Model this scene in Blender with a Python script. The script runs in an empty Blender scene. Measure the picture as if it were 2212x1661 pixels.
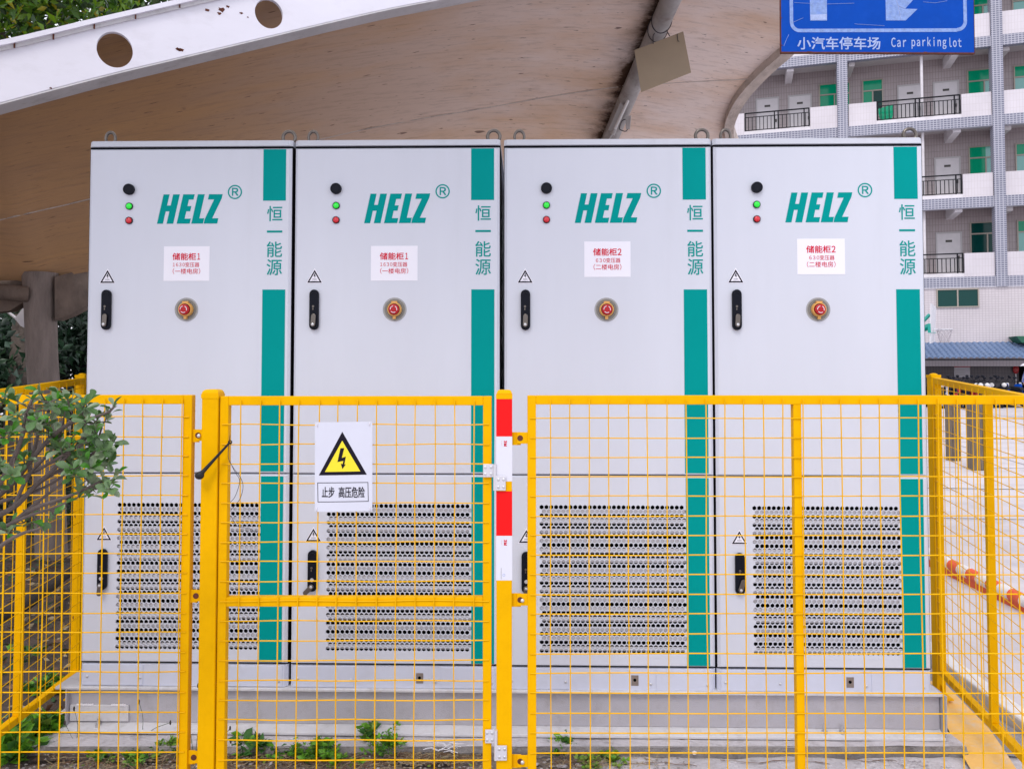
import bpy, bmesh, math, random
import numpy as np
from mathutils import Vector, Matrix

R = math.radians
scene = bpy.context.scene
col = scene.collection
random.seed(7)
rng = np.random.default_rng(7)

# ------------------------------------------------------------------ camera
F = 1662.0            # focal length in photo units (photo taken as 2212 units wide)
PX, PY = 1106.0, 735.0
PITCH = R(1.9)
EYE = 1.52
cam_data = bpy.data.cameras.new('camera')
cam = bpy.data.objects.new('camera', cam_data)
col.objects.link(cam)
cam.location = (0, 0, EYE)
cam.rotation_euler = (R(90) + PITCH, 0, 0)
cam_data.sensor_width = 36
cam_data.lens = F / 2212 * 36
cam_data.shift_y = -(830.5 - PY) / 2212
cam_data.clip_start = 0.05
cam_data.clip_end = 400
scene.camera = cam

# ------------------------------------------------------------------ world, sun, exposure
SUN_EL, SUN_AZ = R(52), R(200)     # azimuth clockwise from +Y: sun behind the viewer
world = bpy.data.worlds.new('World')
scene.world = world
world.use_nodes = True
wn = world.node_tree
wn.nodes.clear()
sky = wn.nodes.new('ShaderNodeTexSky')
sky.sky_type = 'NISHITA'
sky.sun_disc = False
sky.sun_elevation = SUN_EL
sky.sun_rotation = SUN_AZ
sky.air_density = 1.0
sky.dust_density = 3.0
mixw = wn.nodes.new('ShaderNodeMix')
mixw.data_type = 'RGBA'
mixw.inputs[0].default_value = 0.8
wn.links.new(sky.outputs[0], mixw.inputs[6])
mixw.inputs[7].default_value = (9.3, 9.4, 10.4, 1)      # thin bright overcast
bg = wn.nodes.new('ShaderNodeBackground')
bg.inputs['Strength'].default_value = 0.1
wo = wn.nodes.new('ShaderNodeOutputWorld')
wn.links.new(mixw.outputs[2], bg.inputs['Color'])
wn.links.new(bg.outputs[0], wo.inputs['Surface'])

sun_data = bpy.data.lights.new('sun', 'SUN')
sun_data.energy = 0.9
sun_data.angle = R(18)
sun_data.color = (1.0, 0.97, 0.93)
sun = bpy.data.objects.new('sun', sun_data)
col.objects.link(sun)
sdir = Vector((math.sin(SUN_AZ) * math.cos(SUN_EL), math.cos(SUN_AZ) * math.cos(SUN_EL), math.sin(SUN_EL)))
sun.location = sdir * 30
sun.rotation_euler = (-sdir).to_track_quat('-Z', 'Y').to_euler()

scene.view_settings.view_transform = 'Standard'
scene.view_settings.look = 'None'
scene.view_settings.gamma = 1
scene.view_settings.exposure = 0.64
scene.view_settings.use_curve_mapping = False

# ------------------------------------------------------------------ measuring helpers
CP, SP = math.cos(PITCH), math.sin(PITCH)
def ray(x, y):
    cx, cy = (x - PX) / F, (PY - y) / F
    return Vector((cx, CP - SP * cy, SP + CP * cy))
def at(x, y, Y):
    d = ray(x, y)
    return Vector((0, 0, EYE)) + d * (Y / d.y)
def ground_at(x, y, z=0.0):
    d = ray(x, y)
    return Vector((0, 0, EYE)) + d * ((z - EYE) / d.z)
def proj(p):
    v = Vector(p) - Vector((0, 0, EYE))
    dep = v.y * CP + v.z * SP
    up = -v.y * SP + v.z * CP
    return PX + F * v.x / dep, PY - F * up / dep

# ------------------------------------------------------------------ materials
MATS = {}
def srgb(r, g, b):
    f = lambda c: (c / 255 / 12.92) if c / 255 <= 0.04045 else ((c / 255 + 0.055) / 1.055) ** 2.4
    return (f(r), f(g), f(b))
def mat(name, color, rough=0.5, metal=0.0, var=0.0, var_scale=4.0, dirt=None, dirt_amt=0.0, dirt_scale=3.0,
        bump=0.0, bump_scale=60.0, stretch=None, emit=0.0, alpha=1.0, spec=0.5, coat=0.0, transl=0.0, rvar=0.0):
    m = bpy.data.materials.new(name)
    m.use_nodes = True
    nt = m.node_tree
    b = nt.nodes['Principled BSDF']
    b.inputs['Roughness'].default_value = rough
    b.inputs['Metallic'].default_value = metal
    b.inputs['Specular IOR Level'].default_value = spec
    b.inputs['Coat Weight'].default_value = coat
    b.inputs['Coat Roughness'].default_value = 0.15
    tc = nt.nodes.new('ShaderNodeTexCoord')
    mp = nt.nodes.new('ShaderNodeMapping')
    nt.links.new(tc.outputs['Object'], mp.inputs['Vector'])
    if stretch: mp.inputs['Scale'].default_value = stretch
    def noise(scale, detail=4, rough_=0.6):
        n = nt.nodes.new('ShaderNodeTexNoise')
        n.inputs['Scale'].default_value = scale
        n.inputs['Detail'].default_value = detail
        n.inputs['Roughness'].default_value = rough_
        nt.links.new(mp.outputs[0], n.inputs['Vector'])
        return n
    base = None
    c = (*color, 1)
    if var > 0:
        n = noise(var_scale)
        r = nt.nodes.new('ShaderNodeMapRange')
        r.inputs[1].default_value = 0.3; r.inputs[2].default_value = 0.7
        r.inputs[3].default_value = 1 - var; r.inputs[4].default_value = 1 + var
        nt.links.new(n.outputs['Fac'], r.inputs[0])
        mx = nt.nodes.new('ShaderNodeMix'); mx.data_type = 'RGBA'; mx.blend_type = 'MULTIPLY'
        mx.inputs[0].default_value = 1; mx.inputs[6].default_value = c
        nt.links.new(r.outputs[0], mx.inputs[7])
        base = mx.outputs[2]
    if dirt:
        n = noise(dirt_scale, 8, 0.7)
        r = nt.nodes.new('ShaderNodeMapRange')
        r.inputs[1].default_value = 0.5; r.inputs[2].default_value = 0.72
        r.inputs[3].default_value = 0; r.inputs[4].default_value = dirt_amt
        nt.links.new(n.outputs['Fac'], r.inputs[0])
        mx = nt.nodes.new('ShaderNodeMix'); mx.data_type = 'RGBA'
        nt.links.new(r.outputs[0], mx.inputs[0])
        if base: nt.links.new(base, mx.inputs[6])
        else: mx.inputs[6].default_value = c
        mx.inputs[7].default_value = (*dirt, 1)
        base = mx.outputs[2]
    if base: nt.links.new(base, b.inputs['Base Color'])
    else: b.inputs['Base Color'].default_value = c
    if rvar:
        n = noise(var_scale * 2)
        r = nt.nodes.new('ShaderNodeMapRange')
        r.inputs[3].default_value = max(0.02, rough - rvar); r.inputs[4].default_value = min(1, rough + rvar)
        nt.links.new(n.outputs['Fac'], r.inputs[0]); nt.links.new(r.outputs[0], b.inputs['Roughness'])
    if bump > 0:
        n = noise(bump_scale, 6)
        bp = nt.nodes.new('ShaderNodeBump')
        bp.inputs['Strength'].default_value = bump
        bp.inputs['Distance'].default_value = 0.01
        nt.links.new(n.outputs['Fac'], bp.inputs['Height'])
        nt.links.new(bp.outputs[0], b.inputs['Normal'])
    if emit: 
        b.inputs['Emission Color'].default_value = c
        b.inputs['Emission Strength'].default_value = emit
    if transl:
        tr = nt.nodes.new('ShaderNodeBsdfTranslucent')
        if base: nt.links.new(base, tr.inputs['Color'])
        else: tr.inputs['Color'].default_value = c
        ms = nt.nodes.new('ShaderNodeMixShader'); ms.inputs[0].default_value = transl
        out = nt.nodes['Material Output']
        nt.links.new(b.outputs[0], ms.inputs[1]); nt.links.new(tr.outputs[0], ms.inputs[2])
        nt.links.new(ms.outputs[0], out.inputs['Surface'])
    MATS[name] = m
    return m

def brick_mat(name, c1, c2, mortar, bw, bh, ms, rough=0.45, wall='xz'):
    m = bpy.data.materials.new(name); m.use_nodes = True
    nt = m.node_tree; b = nt.nodes['Principled BSDF']
    b.inputs['Roughness'].default_value = rough
    tc = nt.nodes.new('ShaderNodeTexCoord'); sx = nt.nodes.new('ShaderNodeSeparateXYZ'); cx = nt.nodes.new('ShaderNodeCombineXYZ')
    nt.links.new(tc.outputs['Object'], sx.inputs[0])
    add = nt.nodes.new('ShaderNodeMath'); add.operation = 'ADD'
    nt.links.new(sx.outputs[0], add.inputs[0]); nt.links.new(sx.outputs[1], add.inputs[1])
    nt.links.new(add.outputs[0], cx.inputs[0]); nt.links.new(sx.outputs[2], cx.inputs[1])
    br = nt.nodes.new('ShaderNodeTexBrick')
    br.offset = 0.0
    br.inputs['Scale'].default_value = 1.0
    br.inputs['Brick Width'].default_value = bw; br.inputs['Row Height'].default_value = bh
    br.inputs['Mortar Size'].default_value = ms
    br.inputs['Color1'].default_value = (*c1, 1); br.inputs['Color2'].default_value = (*c2, 1); br.inputs['Mortar'].default_value = (*mortar, 1)
    nt.links.new(cx.outputs[0], br.inputs['Vector'])
    n = nt.nodes.new('ShaderNodeTexNoise'); n.inputs['Scale'].default_value = 0.7; n.inputs['Detail'].default_value = 6
    nt.links.new(tc.outputs['Object'], n.inputs['Vector'])
    r = nt.nodes.new('ShaderNodeMapRange'); r.inputs[3].default_value = 0.8; r.inputs[4].default_value = 1.12
    nt.links.new(n.outputs['Fac'], r.inputs[0])
    mx = nt.nodes.new('ShaderNodeMix'); mx.data_type = 'RGBA'; mx.blend_type = 'MULTIPLY'; mx.inputs[0].default_value = 1
    nt.links.new(br.outputs['Color'], mx.inputs[6]); nt.links.new(r.outputs[0], mx.inputs[7])
    nt.links.new(mx.outputs[2], b.inputs['Base Color'])
    MATS[name] = m
    return m

mat('cabinet_paint', (0.58, 0.60, 0.68), 0.36, var=0.03, var_scale=0.9, dirt=(0.40, 0.41, 0.44), dirt_amt=0.10, dirt_scale=1.6, stretch=(3, 3, .5), bump=0.05, bump_scale=900)
mat('cabinet_cap', (0.53, 0.545, 0.61), 0.45, var=0.04, var_scale=3, dirt=(0.3, 0.29, 0.3), dirt_amt=0.25, dirt_scale=6)
mat('plinth_paint', (0.56, 0.585, 0.70), 0.45, var=0.03, dirt=(0.4, 0.38, 0.38), dirt_amt=0.2, dirt_scale=5)
mat('teal', (0.0, 0.275, 0.26), 0.5, var=0.03, spec=0.04)
mat('seal_black', (0.008, 0.008, 0.012), 0.8, spec=0.1)
mat('void_black', (0.004, 0.004, 0.005), 0.9, spec=0)
mat('knob_black', (0.009, 0.010, 0.016), 0.4, spec=0.12)
mat('handle_black', (0.005, 0.006, 0.012), 0.35, spec=0.12)
mat('steel', (0.16, 0.14, 0.125), 0.28, metal=1.0, var=0.15, var_scale=30)
mat('zinc', (0.62, 0.62, 0.64), 0.35, metal=0.8, var=0.1, var_scale=20)
mat('hinge_metal', (0.62, 0.61, 0.66), 0.4, metal=0.3)
mat('green_lens', (0.0, 0.55, 0.02), 0.15, coat=0.6, emit=0.35)
mat('red_lens', (0.62, 0.0, 0.015), 0.18, coat=0.6)
mat('sticker_white', (0.78, 0.77, 0.85), 0.4)
mat('sign_white', (0.60, 0.61, 0.70), 0.4, var=0.03, var_scale=6)
mat('print_red', (0.62, 0.0, 0.03), 0.5, spec=.1)
mat('print_black', (0.012, 0.010, 0.018), 0.5, spec=.08)
mat('sign_yellow', (0.83, 0.68, 0.015), 0.45, var=0.03)
mat('recess_grey', (0.25, 0.24, 0.22), 0.5, metal=0.2, var=0.08, var_scale=20)
mat('estop_yellow', (0.66, 0.34, 0.08), 0.35)
mat('estop_red', (0.42, 0.012, 0.02), 0.4, spec=.3)
mat('slat_grey', (0.62, 0.61, 0.64), 0.5, var=0.05)
mat('fence_yellow', (0.77, 0.40, 0.0), 0.45, spec=0.05, var=0.06, var_scale=8, dirt=(0.55, 0.25, 0.0), dirt_amt=0.15, dirt_scale=25, bump=0.06, bump_scale=150)
mat('wire_yellow', (0.78, 0.42, 0.0), 0.42, spec=0.1, var=0.08, var_scale=15)
mat('tape_red', (0.76, 0.003, 0.004), 0.4, spec=0.2)
mat('tape_white', (0.66, 0.66, 0.73), 0.3, coat=0.2)
mat('rubber', (0.015, 0.015, 0.017), 0.5, spec=0.25)
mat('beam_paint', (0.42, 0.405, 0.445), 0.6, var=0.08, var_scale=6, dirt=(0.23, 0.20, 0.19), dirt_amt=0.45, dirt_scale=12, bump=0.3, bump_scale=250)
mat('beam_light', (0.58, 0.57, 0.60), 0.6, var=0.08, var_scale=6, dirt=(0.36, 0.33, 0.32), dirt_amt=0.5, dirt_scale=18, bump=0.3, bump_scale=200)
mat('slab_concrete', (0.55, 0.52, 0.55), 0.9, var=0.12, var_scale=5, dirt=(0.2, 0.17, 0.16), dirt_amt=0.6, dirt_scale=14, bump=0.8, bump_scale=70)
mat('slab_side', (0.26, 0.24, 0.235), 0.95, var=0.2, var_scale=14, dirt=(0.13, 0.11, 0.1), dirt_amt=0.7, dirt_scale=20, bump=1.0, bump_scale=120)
mat('soil', (0.085, 0.062, 0.05), 0.97, var=0.3, var_scale=9, dirt=(0.035, 0.026, 0.02), dirt_amt=0.8, dirt_scale=11, bump=1.0, bump_scale=70)  # dense shade behind the left side fence is put into this dark base
mat('paving', (0.245, 0.19, 0.165), 0.95, var=0.25, var_scale=5, dirt=(0.12, 0.1, 0.08), dirt_amt=0.7, dirt_scale=7, bump=1.0, bump_scale=70)
mat('court', (0.56, 0.52, 0.54), 0.9, var=0.07, var_scale=0.8, dirt=(0.34, 0.32, 0.33), dirt_amt=0.6, dirt_scale=2.2, bump=0.5, bump_scale=120)
mat('court_line', (0.62, 0.60, 0.60), 0.8, var=0.12, dirt=(0.4, 0.37, 0.36), dirt_amt=0.6, dirt_scale=10)
mat('asphalt_edge', (0.28, 0.265, 0.28), 0.95, var=0.2, var_scale=7, dirt=(0.42, 0.4, 0.41), dirt_amt=0.8, dirt_scale=5, bump=1.0, bump_scale=110)
mat('faded_yellow_paint', (0.80, 0.47, 0.13), 0.8, var=0.08, var_scale=5, dirt=(0.60, 0.52, 0.44), dirt_amt=0.9, dirt_scale=9, bump=0.3)
mat('kerb_white', (0.68, 0.66, 0.66), 0.8, var=0.1, dirt=(0.4, 0.38, 0.37), dirt_amt=0.5, dirt_scale=8)
mat('wood_post', (0.16, 0.125, 0.095), 0.85, var=0.45, var_scale=9, stretch=(8, 8, 0.4), bump=0.6)
mat('barrier_red', (0.74, 0.10, 0.02), 0.5, var=0.1)
mat('barrier_white', (0.72, 0.68, 0.66), 0.5, var=0.06)
mat('fascia_white', (0.76, 0.74, 0.82), 0.6, var=0.03, var_scale=2, dirt=(0.5, 0.47, 0.5), dirt_amt=0.35, dirt_scale=2.6, stretch=(1, 1, 2.2))
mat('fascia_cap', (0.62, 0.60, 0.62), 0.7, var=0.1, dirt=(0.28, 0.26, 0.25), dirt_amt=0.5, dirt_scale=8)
mat('rust', (0.10, 0.025, 0.012), 0.9, var=0.4, var_scale=30)
mat('pipe_paint', (0.38, 0.36, 0.35), 0.6, var=0.2, var_scale=5, dirt=(0.16, 0.12, 0.10), dirt_amt=0.7, dirt_scale=6)
mat('board_brown', (0.30, 0.225, 0.145), 0.6, var=0.06)
mat('lamp_housing', (0.42, 0.40, 0.39), 0.5, var=0.1)
mat('lamp_tube', (0.66, 0.64, 0.63), 0.3)
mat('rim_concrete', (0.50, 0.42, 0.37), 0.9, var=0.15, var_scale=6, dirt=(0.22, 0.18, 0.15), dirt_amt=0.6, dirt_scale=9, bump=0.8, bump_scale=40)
mat('pillar_concrete', (0.24, 0.195, 0.175), 0.9, var=0.2, var_scale=5, dirt=(0.13, 0.10, 0.085), dirt_amt=0.75, dirt_scale=3.5, stretch=(2.4, 2.4, 0.6), bump=0.6, bump_scale=30)  # darkened so the colour carries the dense shade at the left
mat('rib_concrete', (0.17, 0.125, 0.10), 0.9, var=0.25, var_scale=5, dirt=(0.08, 0.06, 0.05), dirt_amt=0.7, dirt_scale=4, bump=0.6, bump_scale=30)  # darker base holds the shading of the canopy underside
mat('sign_blue', (0.0, 0.058, 0.38), 0.55, spec=0.1, var=0.06, var_scale=7, dirt=(0.01, 0.09, 0.50), dirt_amt=0.3, dirt_scale=9)
mat('sign_print', (0.20, 0.30, 0.58), 0.5, var=0.22, var_scale=40, dirt=(0.07, 0.16, 0.55), dirt_amt=0.6, dirt_scale=30)
mat('sign_letter', (0.33, 0.41, 0.66), 0.5, var=0.15, var_scale=60)
mat('sign_scratch', (0.25, 0.34, 0.62), 0.6)
mat('plaster_white', (0.66, 0.63, 0.66), 0.8, var=0.08, var_scale=1.2, dirt=(0.42, 0.4, 0.4), dirt_amt=0.5, dirt_scale=1.6)
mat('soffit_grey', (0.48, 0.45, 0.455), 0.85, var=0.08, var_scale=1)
mat('door_white', (0.58, 0.55, 0.57), 0.5, var=0.05)
mat('door_frame', (0.42, 0.40, 0.41), 0.5)
mat('plaque_dark', (0.05, 0.045, 0.04), 0.5)
mat('rail_black', (0.012, 0.012, 0.016), 0.5, spec=0.12)
mat('frame_tan', (0.33, 0.29, 0.25), 0.4, metal=0.2)
mat('glass_green', (0.0, 0.30, 0.15), 0.1, spec=0.35)
mat('glass_pale', (0.16, 0.42, 0.38), 0.08, spec=0.8)
mat('glass_dark', (0.002, 0.045, 0.04), 0.1, spec=0.25)
mat('roof_blue', (0.115, 0.175, 0.30), 0.5, var=0.12, var_scale=0.8, dirt=(0.2, 0.25, 0.34), dirt_amt=0.5, dirt_scale=1.2)
mat('awning_green', (0.01, 0.10, 0.055), 0.6)
mat('red_plastic', (0.35, 0.01, 0.015), 0.4)
mat('notice_white', (0.5, 0.48, 0.52), 0.5)
mat('hoop_white', (0.62, 0.62, 0.66), 0.5)
mat('hoop_green', (0.0, 0.30, 0.24), 0.4)
mat('net_white', (0.45, 0.42, 0.45), 0.8)
mat('bark', (0.12, 0.095, 0.08), 0.9, var=0.3, var_scale=20, bump=0.7)
mat('twig', (0.11, 0.085, 0.075), 0.85, var=0.25, var_scale=30, bump=0.4)
mat('bark_dark', (0.05, 0.04, 0.035), 0.9, var=0.3)
LEAF = [mat('leaf_a', (0.065, 0.15, 0.035), 0.32, var=0.3, var_scale=18, transl=0.15, spec=0.6),
        mat('leaf_b', (0.125, 0.21, 0.085), 0.36, var=0.25, var_scale=18, transl=0.15, spec=0.6),
        mat('leaf_c', (0.07, 0.26, 0.02), 0.3, var=0.25, var_scale=18, transl=0.25, spec=0.5),
        mat('leaf_d', (0.20, 0.27, 0.15), 0.4, var=0.2, var_scale=18, transl=0.15, spec=0.6)]
FICUS = [mat('ficus_a', (0.05, 0.13, 0.012), 0.35, transl=0.35, var=0.3, var_scale=3),
         mat('ficus_b', (0.13, 0.26, 0.012), 0.35, transl=0.4, var=0.2, var_scale=3),
         mat('ficus_c', (0.02, 0.055, 0.012), 0.4, transl=0.2),
         mat('ficus_d', (0.30, 0.27, 0.01), 0.4, transl=0.4)]
DARKLEAF = [mat('hedge_a', (0.022, 0.06, 0.03), 0.4, transl=0.15), mat('hedge_b', (0.05, 0.11, 0.05), 0.38, transl=0.2),
            mat('hedge_c', (0.01, 0.028, 0.015), 0.5)]
WEED = [mat('weed_a', (0.16, 0.40, 0.03), 0.5, transl=0.3, var=0.2, var_scale=20), mat('weed_b', (0.055, 0.17, 0.03), 0.5, transl=0.25, var=0.2, var_scale=20),
        mat('weed_c', (0.24, 0.36, 0.06), 0.5, transl=0.3), mat('weed_stem', (0.06, 0.09, 0.04), 0.6)]
mat('straw', (0.33, 0.26, 0.16), 0.85, var=0.3, var_scale=40)
mat('straw_dark', (0.16, 0.09, 0.055), 0.9, var=0.3, var_scale=40)
mat('pebble', (0.30, 0.27, 0.26), 0.9, var=0.3, var_scale=3)
mat('litter_white', (0.72, 0.70, 0.74), 0.5)
mat('wire_dark', (0.03, 0.025, 0.03), 0.5)
brick_mat('tile_blue', (0.155, 0.16, 0.225), (0.135, 0.14, 0.20), (0.42, 0.42, 0.48), 0.13, 0.09, 0.016)
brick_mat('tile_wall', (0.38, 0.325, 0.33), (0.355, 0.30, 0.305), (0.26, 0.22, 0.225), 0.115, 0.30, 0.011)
brick_mat('tile_wall_shade', (0.12, 0.105, 0.115), (0.11, 0.095, 0.105), (0.07, 0.06, 0.07), 0.115, 0.30, 0.011)  # wall tile with the lean-to roof's shade put into the colour
brick_mat('tile_white', (0.62, 0.58, 0.62), (0.60, 0.56, 0.60), (0.54, 0.50, 0.52), 0.115, 0.30, 0.008)
brick_mat('tile_small', (0.59, 0.54, 0.56), (0.57, 0.52, 0.54), (0.45, 0.40, 0.42), 0.12, 0.10, 0.010)

def canopy_material():
    m = bpy.data.materials.new('canopy_board'); m.use_nodes = True
    nt = m.node_tree; b = nt.nodes['Principled BSDF']; b.inputs['Roughness'].default_value = 0.85
    uv = nt.nodes.new('ShaderNodeUVMap'); uv.uv_map = 'uv'
    def N(scale, sx, sy, detail=6, rough=0.6):
        mp = nt.nodes.new('ShaderNodeMapping'); mp.inputs['Scale'].default_value = (sx, sy, 1)
        nt.links.new(uv.outputs[0], mp.inputs[0])
        n = nt.nodes.new('ShaderNodeTexNoise'); n.inputs['Scale'].default_value = scale; n.inputs['Detail'].default_value = detail; n.inputs['Roughness'].default_value = rough
        nt.links.new(mp.outputs[0], n.inputs['Vector']); return n
    def ramp(src, a, b_, lo=0.0, hi=1.0):
        r = nt.nodes.new('ShaderNodeMapRange'); r.inputs[1].default_value = a; r.inputs[2].default_value = b_
        r.inputs[3].default_value = lo; r.inputs[4].default_value = hi
        nt.links.new(src, r.inputs[0]); return r.outputs[0]
    def mix(f, a, b_, mode='MIX'):
        x = nt.nodes.new('ShaderNodeMix'); x.data_type = 'RGBA'; x.blend_type = mode
        if hasattr(f, 'node') or not isinstance(f, float): nt.links.new(f, x.inputs[0])
        else: x.inputs[0].default_value = f
        for k, s in ((6, a), (7, b_)):
            if isinstance(s, tuple): x.inputs[k].default_value = (*s, 1)
            else: nt.links.new(s, x.inputs[k])
        return x.outputs[2]
    at_ = nt.nodes.new('ShaderNodeAttribute'); at_.attribute_name = 'shade_tone'
    sep = nt.nodes.new('ShaderNodeSeparateColor'); nt.links.new(at_.outputs['Color'], sep.inputs[0])
    # R: brown at left, paler at right where open light is painted in, G: dirt beside the pipe
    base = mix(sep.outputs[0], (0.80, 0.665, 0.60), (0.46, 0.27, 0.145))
    wide = N(1.1, 0.45, 1.6)
    base = mix(ramp(wide.outputs['Fac'], 0.42, 0.68, 0, 0.6), base, (0.60, 0.34, 0.15))
    grain = N(9, 0.35, 3.5, 10, 0.75)
    base = mix(ramp(grain.outputs['Fac'], 0.5, 0.75, 0, 0.5), base, (0.20, 0.13, 0.10))
    fleck = N(26, 0.30, 1.6, 3, 0.5)
    base = mix(ramp(fleck.outputs['Fac'], 0.66, 0.72, 0, 0.75), base, (0.12, 0.065, 0.05))
    spot = N(7, 0.5, 2.2, 2, 0.4)
    base = mix(ramp(spot.outputs['Fac'], 0.74, 0.77, 0, 0.8), base, (0.10, 0.05, 0.04))
    edge = N(2.2, 0.7, 1.7, 10, 0.75)
    mm = nt.nodes.new('ShaderNodeMath'); mm.operation = 'MULTIPLY'
    nt.links.new(sep.outputs[1], mm.inputs[0]); nt.links.new(ramp(edge.outputs['Fac'], 0.38, 0.62, 0.15, 1.9), mm.inputs[1])
    cl = nt.nodes.new('ShaderNodeClamp'); nt.links.new(mm.outputs[0], cl.inputs[0])
    base = mix(cl.outputs[0], base, (0.075, 0.035, 0.018))
    nt.links.new(base, b.inputs['Base Color'])
    bp = nt.nodes.new('ShaderNodeBump'); bp.inputs['Strength'].default_value = 0.4; bp.inputs['Distance'].default_value = 0.01
    nt.links.new(grain.outputs['Fac'], bp.inputs['Height']); nt.links.new(bp.outputs[0], b.inputs['Normal'])
    MATS['canopy_board'] = m
canopy_material()

# ------------------------------------------------------------------ object helpers
def tag(o, label=None, cat=None, group=None, kind=None):
    if label: o['label'] = label
    if cat: o['category'] = cat
    if group: o['group'] = group
    if kind: o['kind'] = kind
    return o
def empty(name, loc=(0, 0, 0), rz=0.0, **k):
    o = bpy.data.objects.new(name, None); col.objects.link(o)
    o.location = loc; o.rotation_euler = (0, 0, rz); o.empty_display_size = 0.1
    return tag(o, **k)
def link(name, me, parent=None, loc=None, rot=None):
    o = bpy.data.objects.new(name, me); col.objects.link(o)
    if parent: o.parent = parent
    if loc is not None: o.location = loc
    if rot is not None: o.rotation_euler = rot
    return o
def bevel(o, w, seg=2):
    b = o.modifiers.new('bevel', 'BEVEL'); b.width = w; b.segments = seg; b.limit_method = 'ANGLE'; b.angle_limit = R(40)
    return o
def copy_tree(o, parent=None):
    c = o.copy(); col.objects.link(c); c.parent = parent
    for ch in [x for x in bpy.data.objects if x.parent == o]: copy_tree(ch, c)
    return c

class MB:
    def __init__(s): s.v = []; s.f = []; s.mi = []; s.cur = 0
    def add(s, vs, fs):
        n = len(s.v); s.v += [tuple(v) for v in vs]; s.f += [tuple(i + n for i in f) for f in fs]; s.mi += [s.cur] * len(fs); return s
    def box(s, a, b):
        (x0, y0, z0), (x1, y1, z1) = a, b
        if x0 > x1: x0, x1 = x1, x0
        if y0 > y1: y0, y1 = y1, y0
        if z0 > z1: z0, z1 = z1, z0
        return s.add([(x0, y0, z0), (x1, y0, z0), (x1, y1, z0), (x0, y1, z0), (x0, y0, z1), (x1, y0, z1), (x1, y1, z1), (x0, y1, z1)],
                     [(0, 3, 2, 1), (4, 5, 6, 7), (0, 1, 5, 4), (1, 2, 6, 5), (2, 3, 7, 6), (3, 0, 4, 7)])
    def hexa(s, p):   # eight corners in box order
        return s.add(p, [(0, 3, 2, 1), (4, 5, 6, 7), (0, 1, 5, 4), (1, 2, 6, 5), (2, 3, 7, 6), (3, 0, 4, 7)])
    def prism(s, poly, y0, y1):   # poly of (x,z); extruded along y
        n = len(poly)
        area = sum(poly[i][0] * poly[(i + 1) % n][1] - poly[(i + 1) % n][0] * poly[i][1] for i in range(n))
        if area < 0: poly = poly[::-1]
        vs = [(x, y0, z) for x, z in poly] + [(x, y1, z) for x, z in poly]
        fs = [tuple(range(n)), tuple(range(2 * n - 1, n - 1, -1))]
        fs += [(i + n, (i + 1) % n + n, (i + 1) % n, i) for i in range(n)]
        return s.add(vs, fs)
    def tube(s, pts, r, n=8, cap=True):
        pts = [Vector(p) for p in pts]
        rs = r if isinstance(r, (list, tuple)) else [r] * len(pts)
        rings = []; a = None
        for i, p in enumerate(pts):
            t = (pts[min(i + 1, len(pts) - 1)] - pts[max(i - 1, 0)])
            if t.length < 1e-9: t = Vector((0, 0, 1))
            t.normalize()
            if a is None: a = t.cross(Vector((0, 0, 1)) if abs(t.z) < 0.9 else Vector((1, 0, 0)))
            else: a = a - t * a.dot(t)
            a.normalize(); b = t.cross(a)
            rings.append([p + (a * math.cos(k * 2 * math.pi / n) + b * math.sin(k * 2 * math.pi / n)) * rs[i] for k in range(n)])
        vs = [v for rg in rings for v in rg]; fs = []
        for i in range(len(pts) - 1):
            for k in range(n):
                fs.append((i * n + k, i * n + (k + 1) % n, (i + 1) * n + (k + 1) % n, (i + 1) * n + k))
        if cap:
            fs.append(tuple(range(n))[::-1]); fs.append(tuple((len(pts) - 1) * n + k for k in range(n)))
        return s.add(vs, fs)
    def disc(s, c, r, y0, y1, n=24, dome=0.0):   # cylinder along y; front face at y0
        cx, cz = c
        vs = []; fs = []
        prof = [(r, y1), (r, y0)]
        if dome: prof += [(r * math.cos(a), y0 - dome * math.sin(a)) for a in (R(25), R(50), R(75))]
        for rr, y in prof:
            vs += [(cx + rr * math.cos(2 * math.pi * k / n), y, cz + rr * math.sin(2 * math.pi * k / n)) for k in range(n)]
        for j in range(len(prof) - 1):
            for k in range(n): fs.append((j * n + k, j * n + (k + 1) % n, (j + 1) * n + (k + 1) % n, (j + 1) * n + k))
        m = (len(prof) - 1) * n
        fs.append(tuple(m + k for k in range(n))); fs.append(tuple(range(n))[::-1])
        return s.add(vs, [f[::-1] for f in fs])
    def lathe_y(s, c, prof, n=28):     # prof of (radius, y), revolve about the y axis through c
        cx, cz = c; vs = []; fs = []
        for rr, y in prof:
            vs += [(cx + rr * math.cos(2 * math.pi * k / n), y, cz + rr * math.sin(2 * math.pi * k / n)) for k in range(n)]
        for j in range(len(prof) - 1):
            for k in range(n): fs.append((j * n + k, j * n + (k + 1) % n, (j + 1) * n + (k + 1) % n, (j + 1) * n + k))
        return s.add(vs, [f[::-1] for f in fs])
    def ring(s, c, r, w, y0, y1, n=32, a0=0, a1=2 * math.pi):   # flat annulus along y
        cx, cz = c; full = abs(a1 - a0 - 2 * math.pi) < 1e-6; m = n if full else n + 1
        vs = []
        for k in range(m):
            a = a0 + (a1 - a0) * k / n
            for rr in (r - w / 2, r + w / 2):
                for y in (y0, y1): vs.append((cx + rr * math.cos(a), y, cz + rr * math.sin(a)))
        fs = []
        for k in range(n):
            a, b = 4 * k, 4 * ((k + 1) % m)
            fs += [(a, a + 2, b + 2, b), (a + 1, b + 1, b + 3, a + 3), (a, b, b + 1, a + 1), (a + 2, a + 3, b + 3, b + 2)]
        return s.add(vs, fs)
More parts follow.
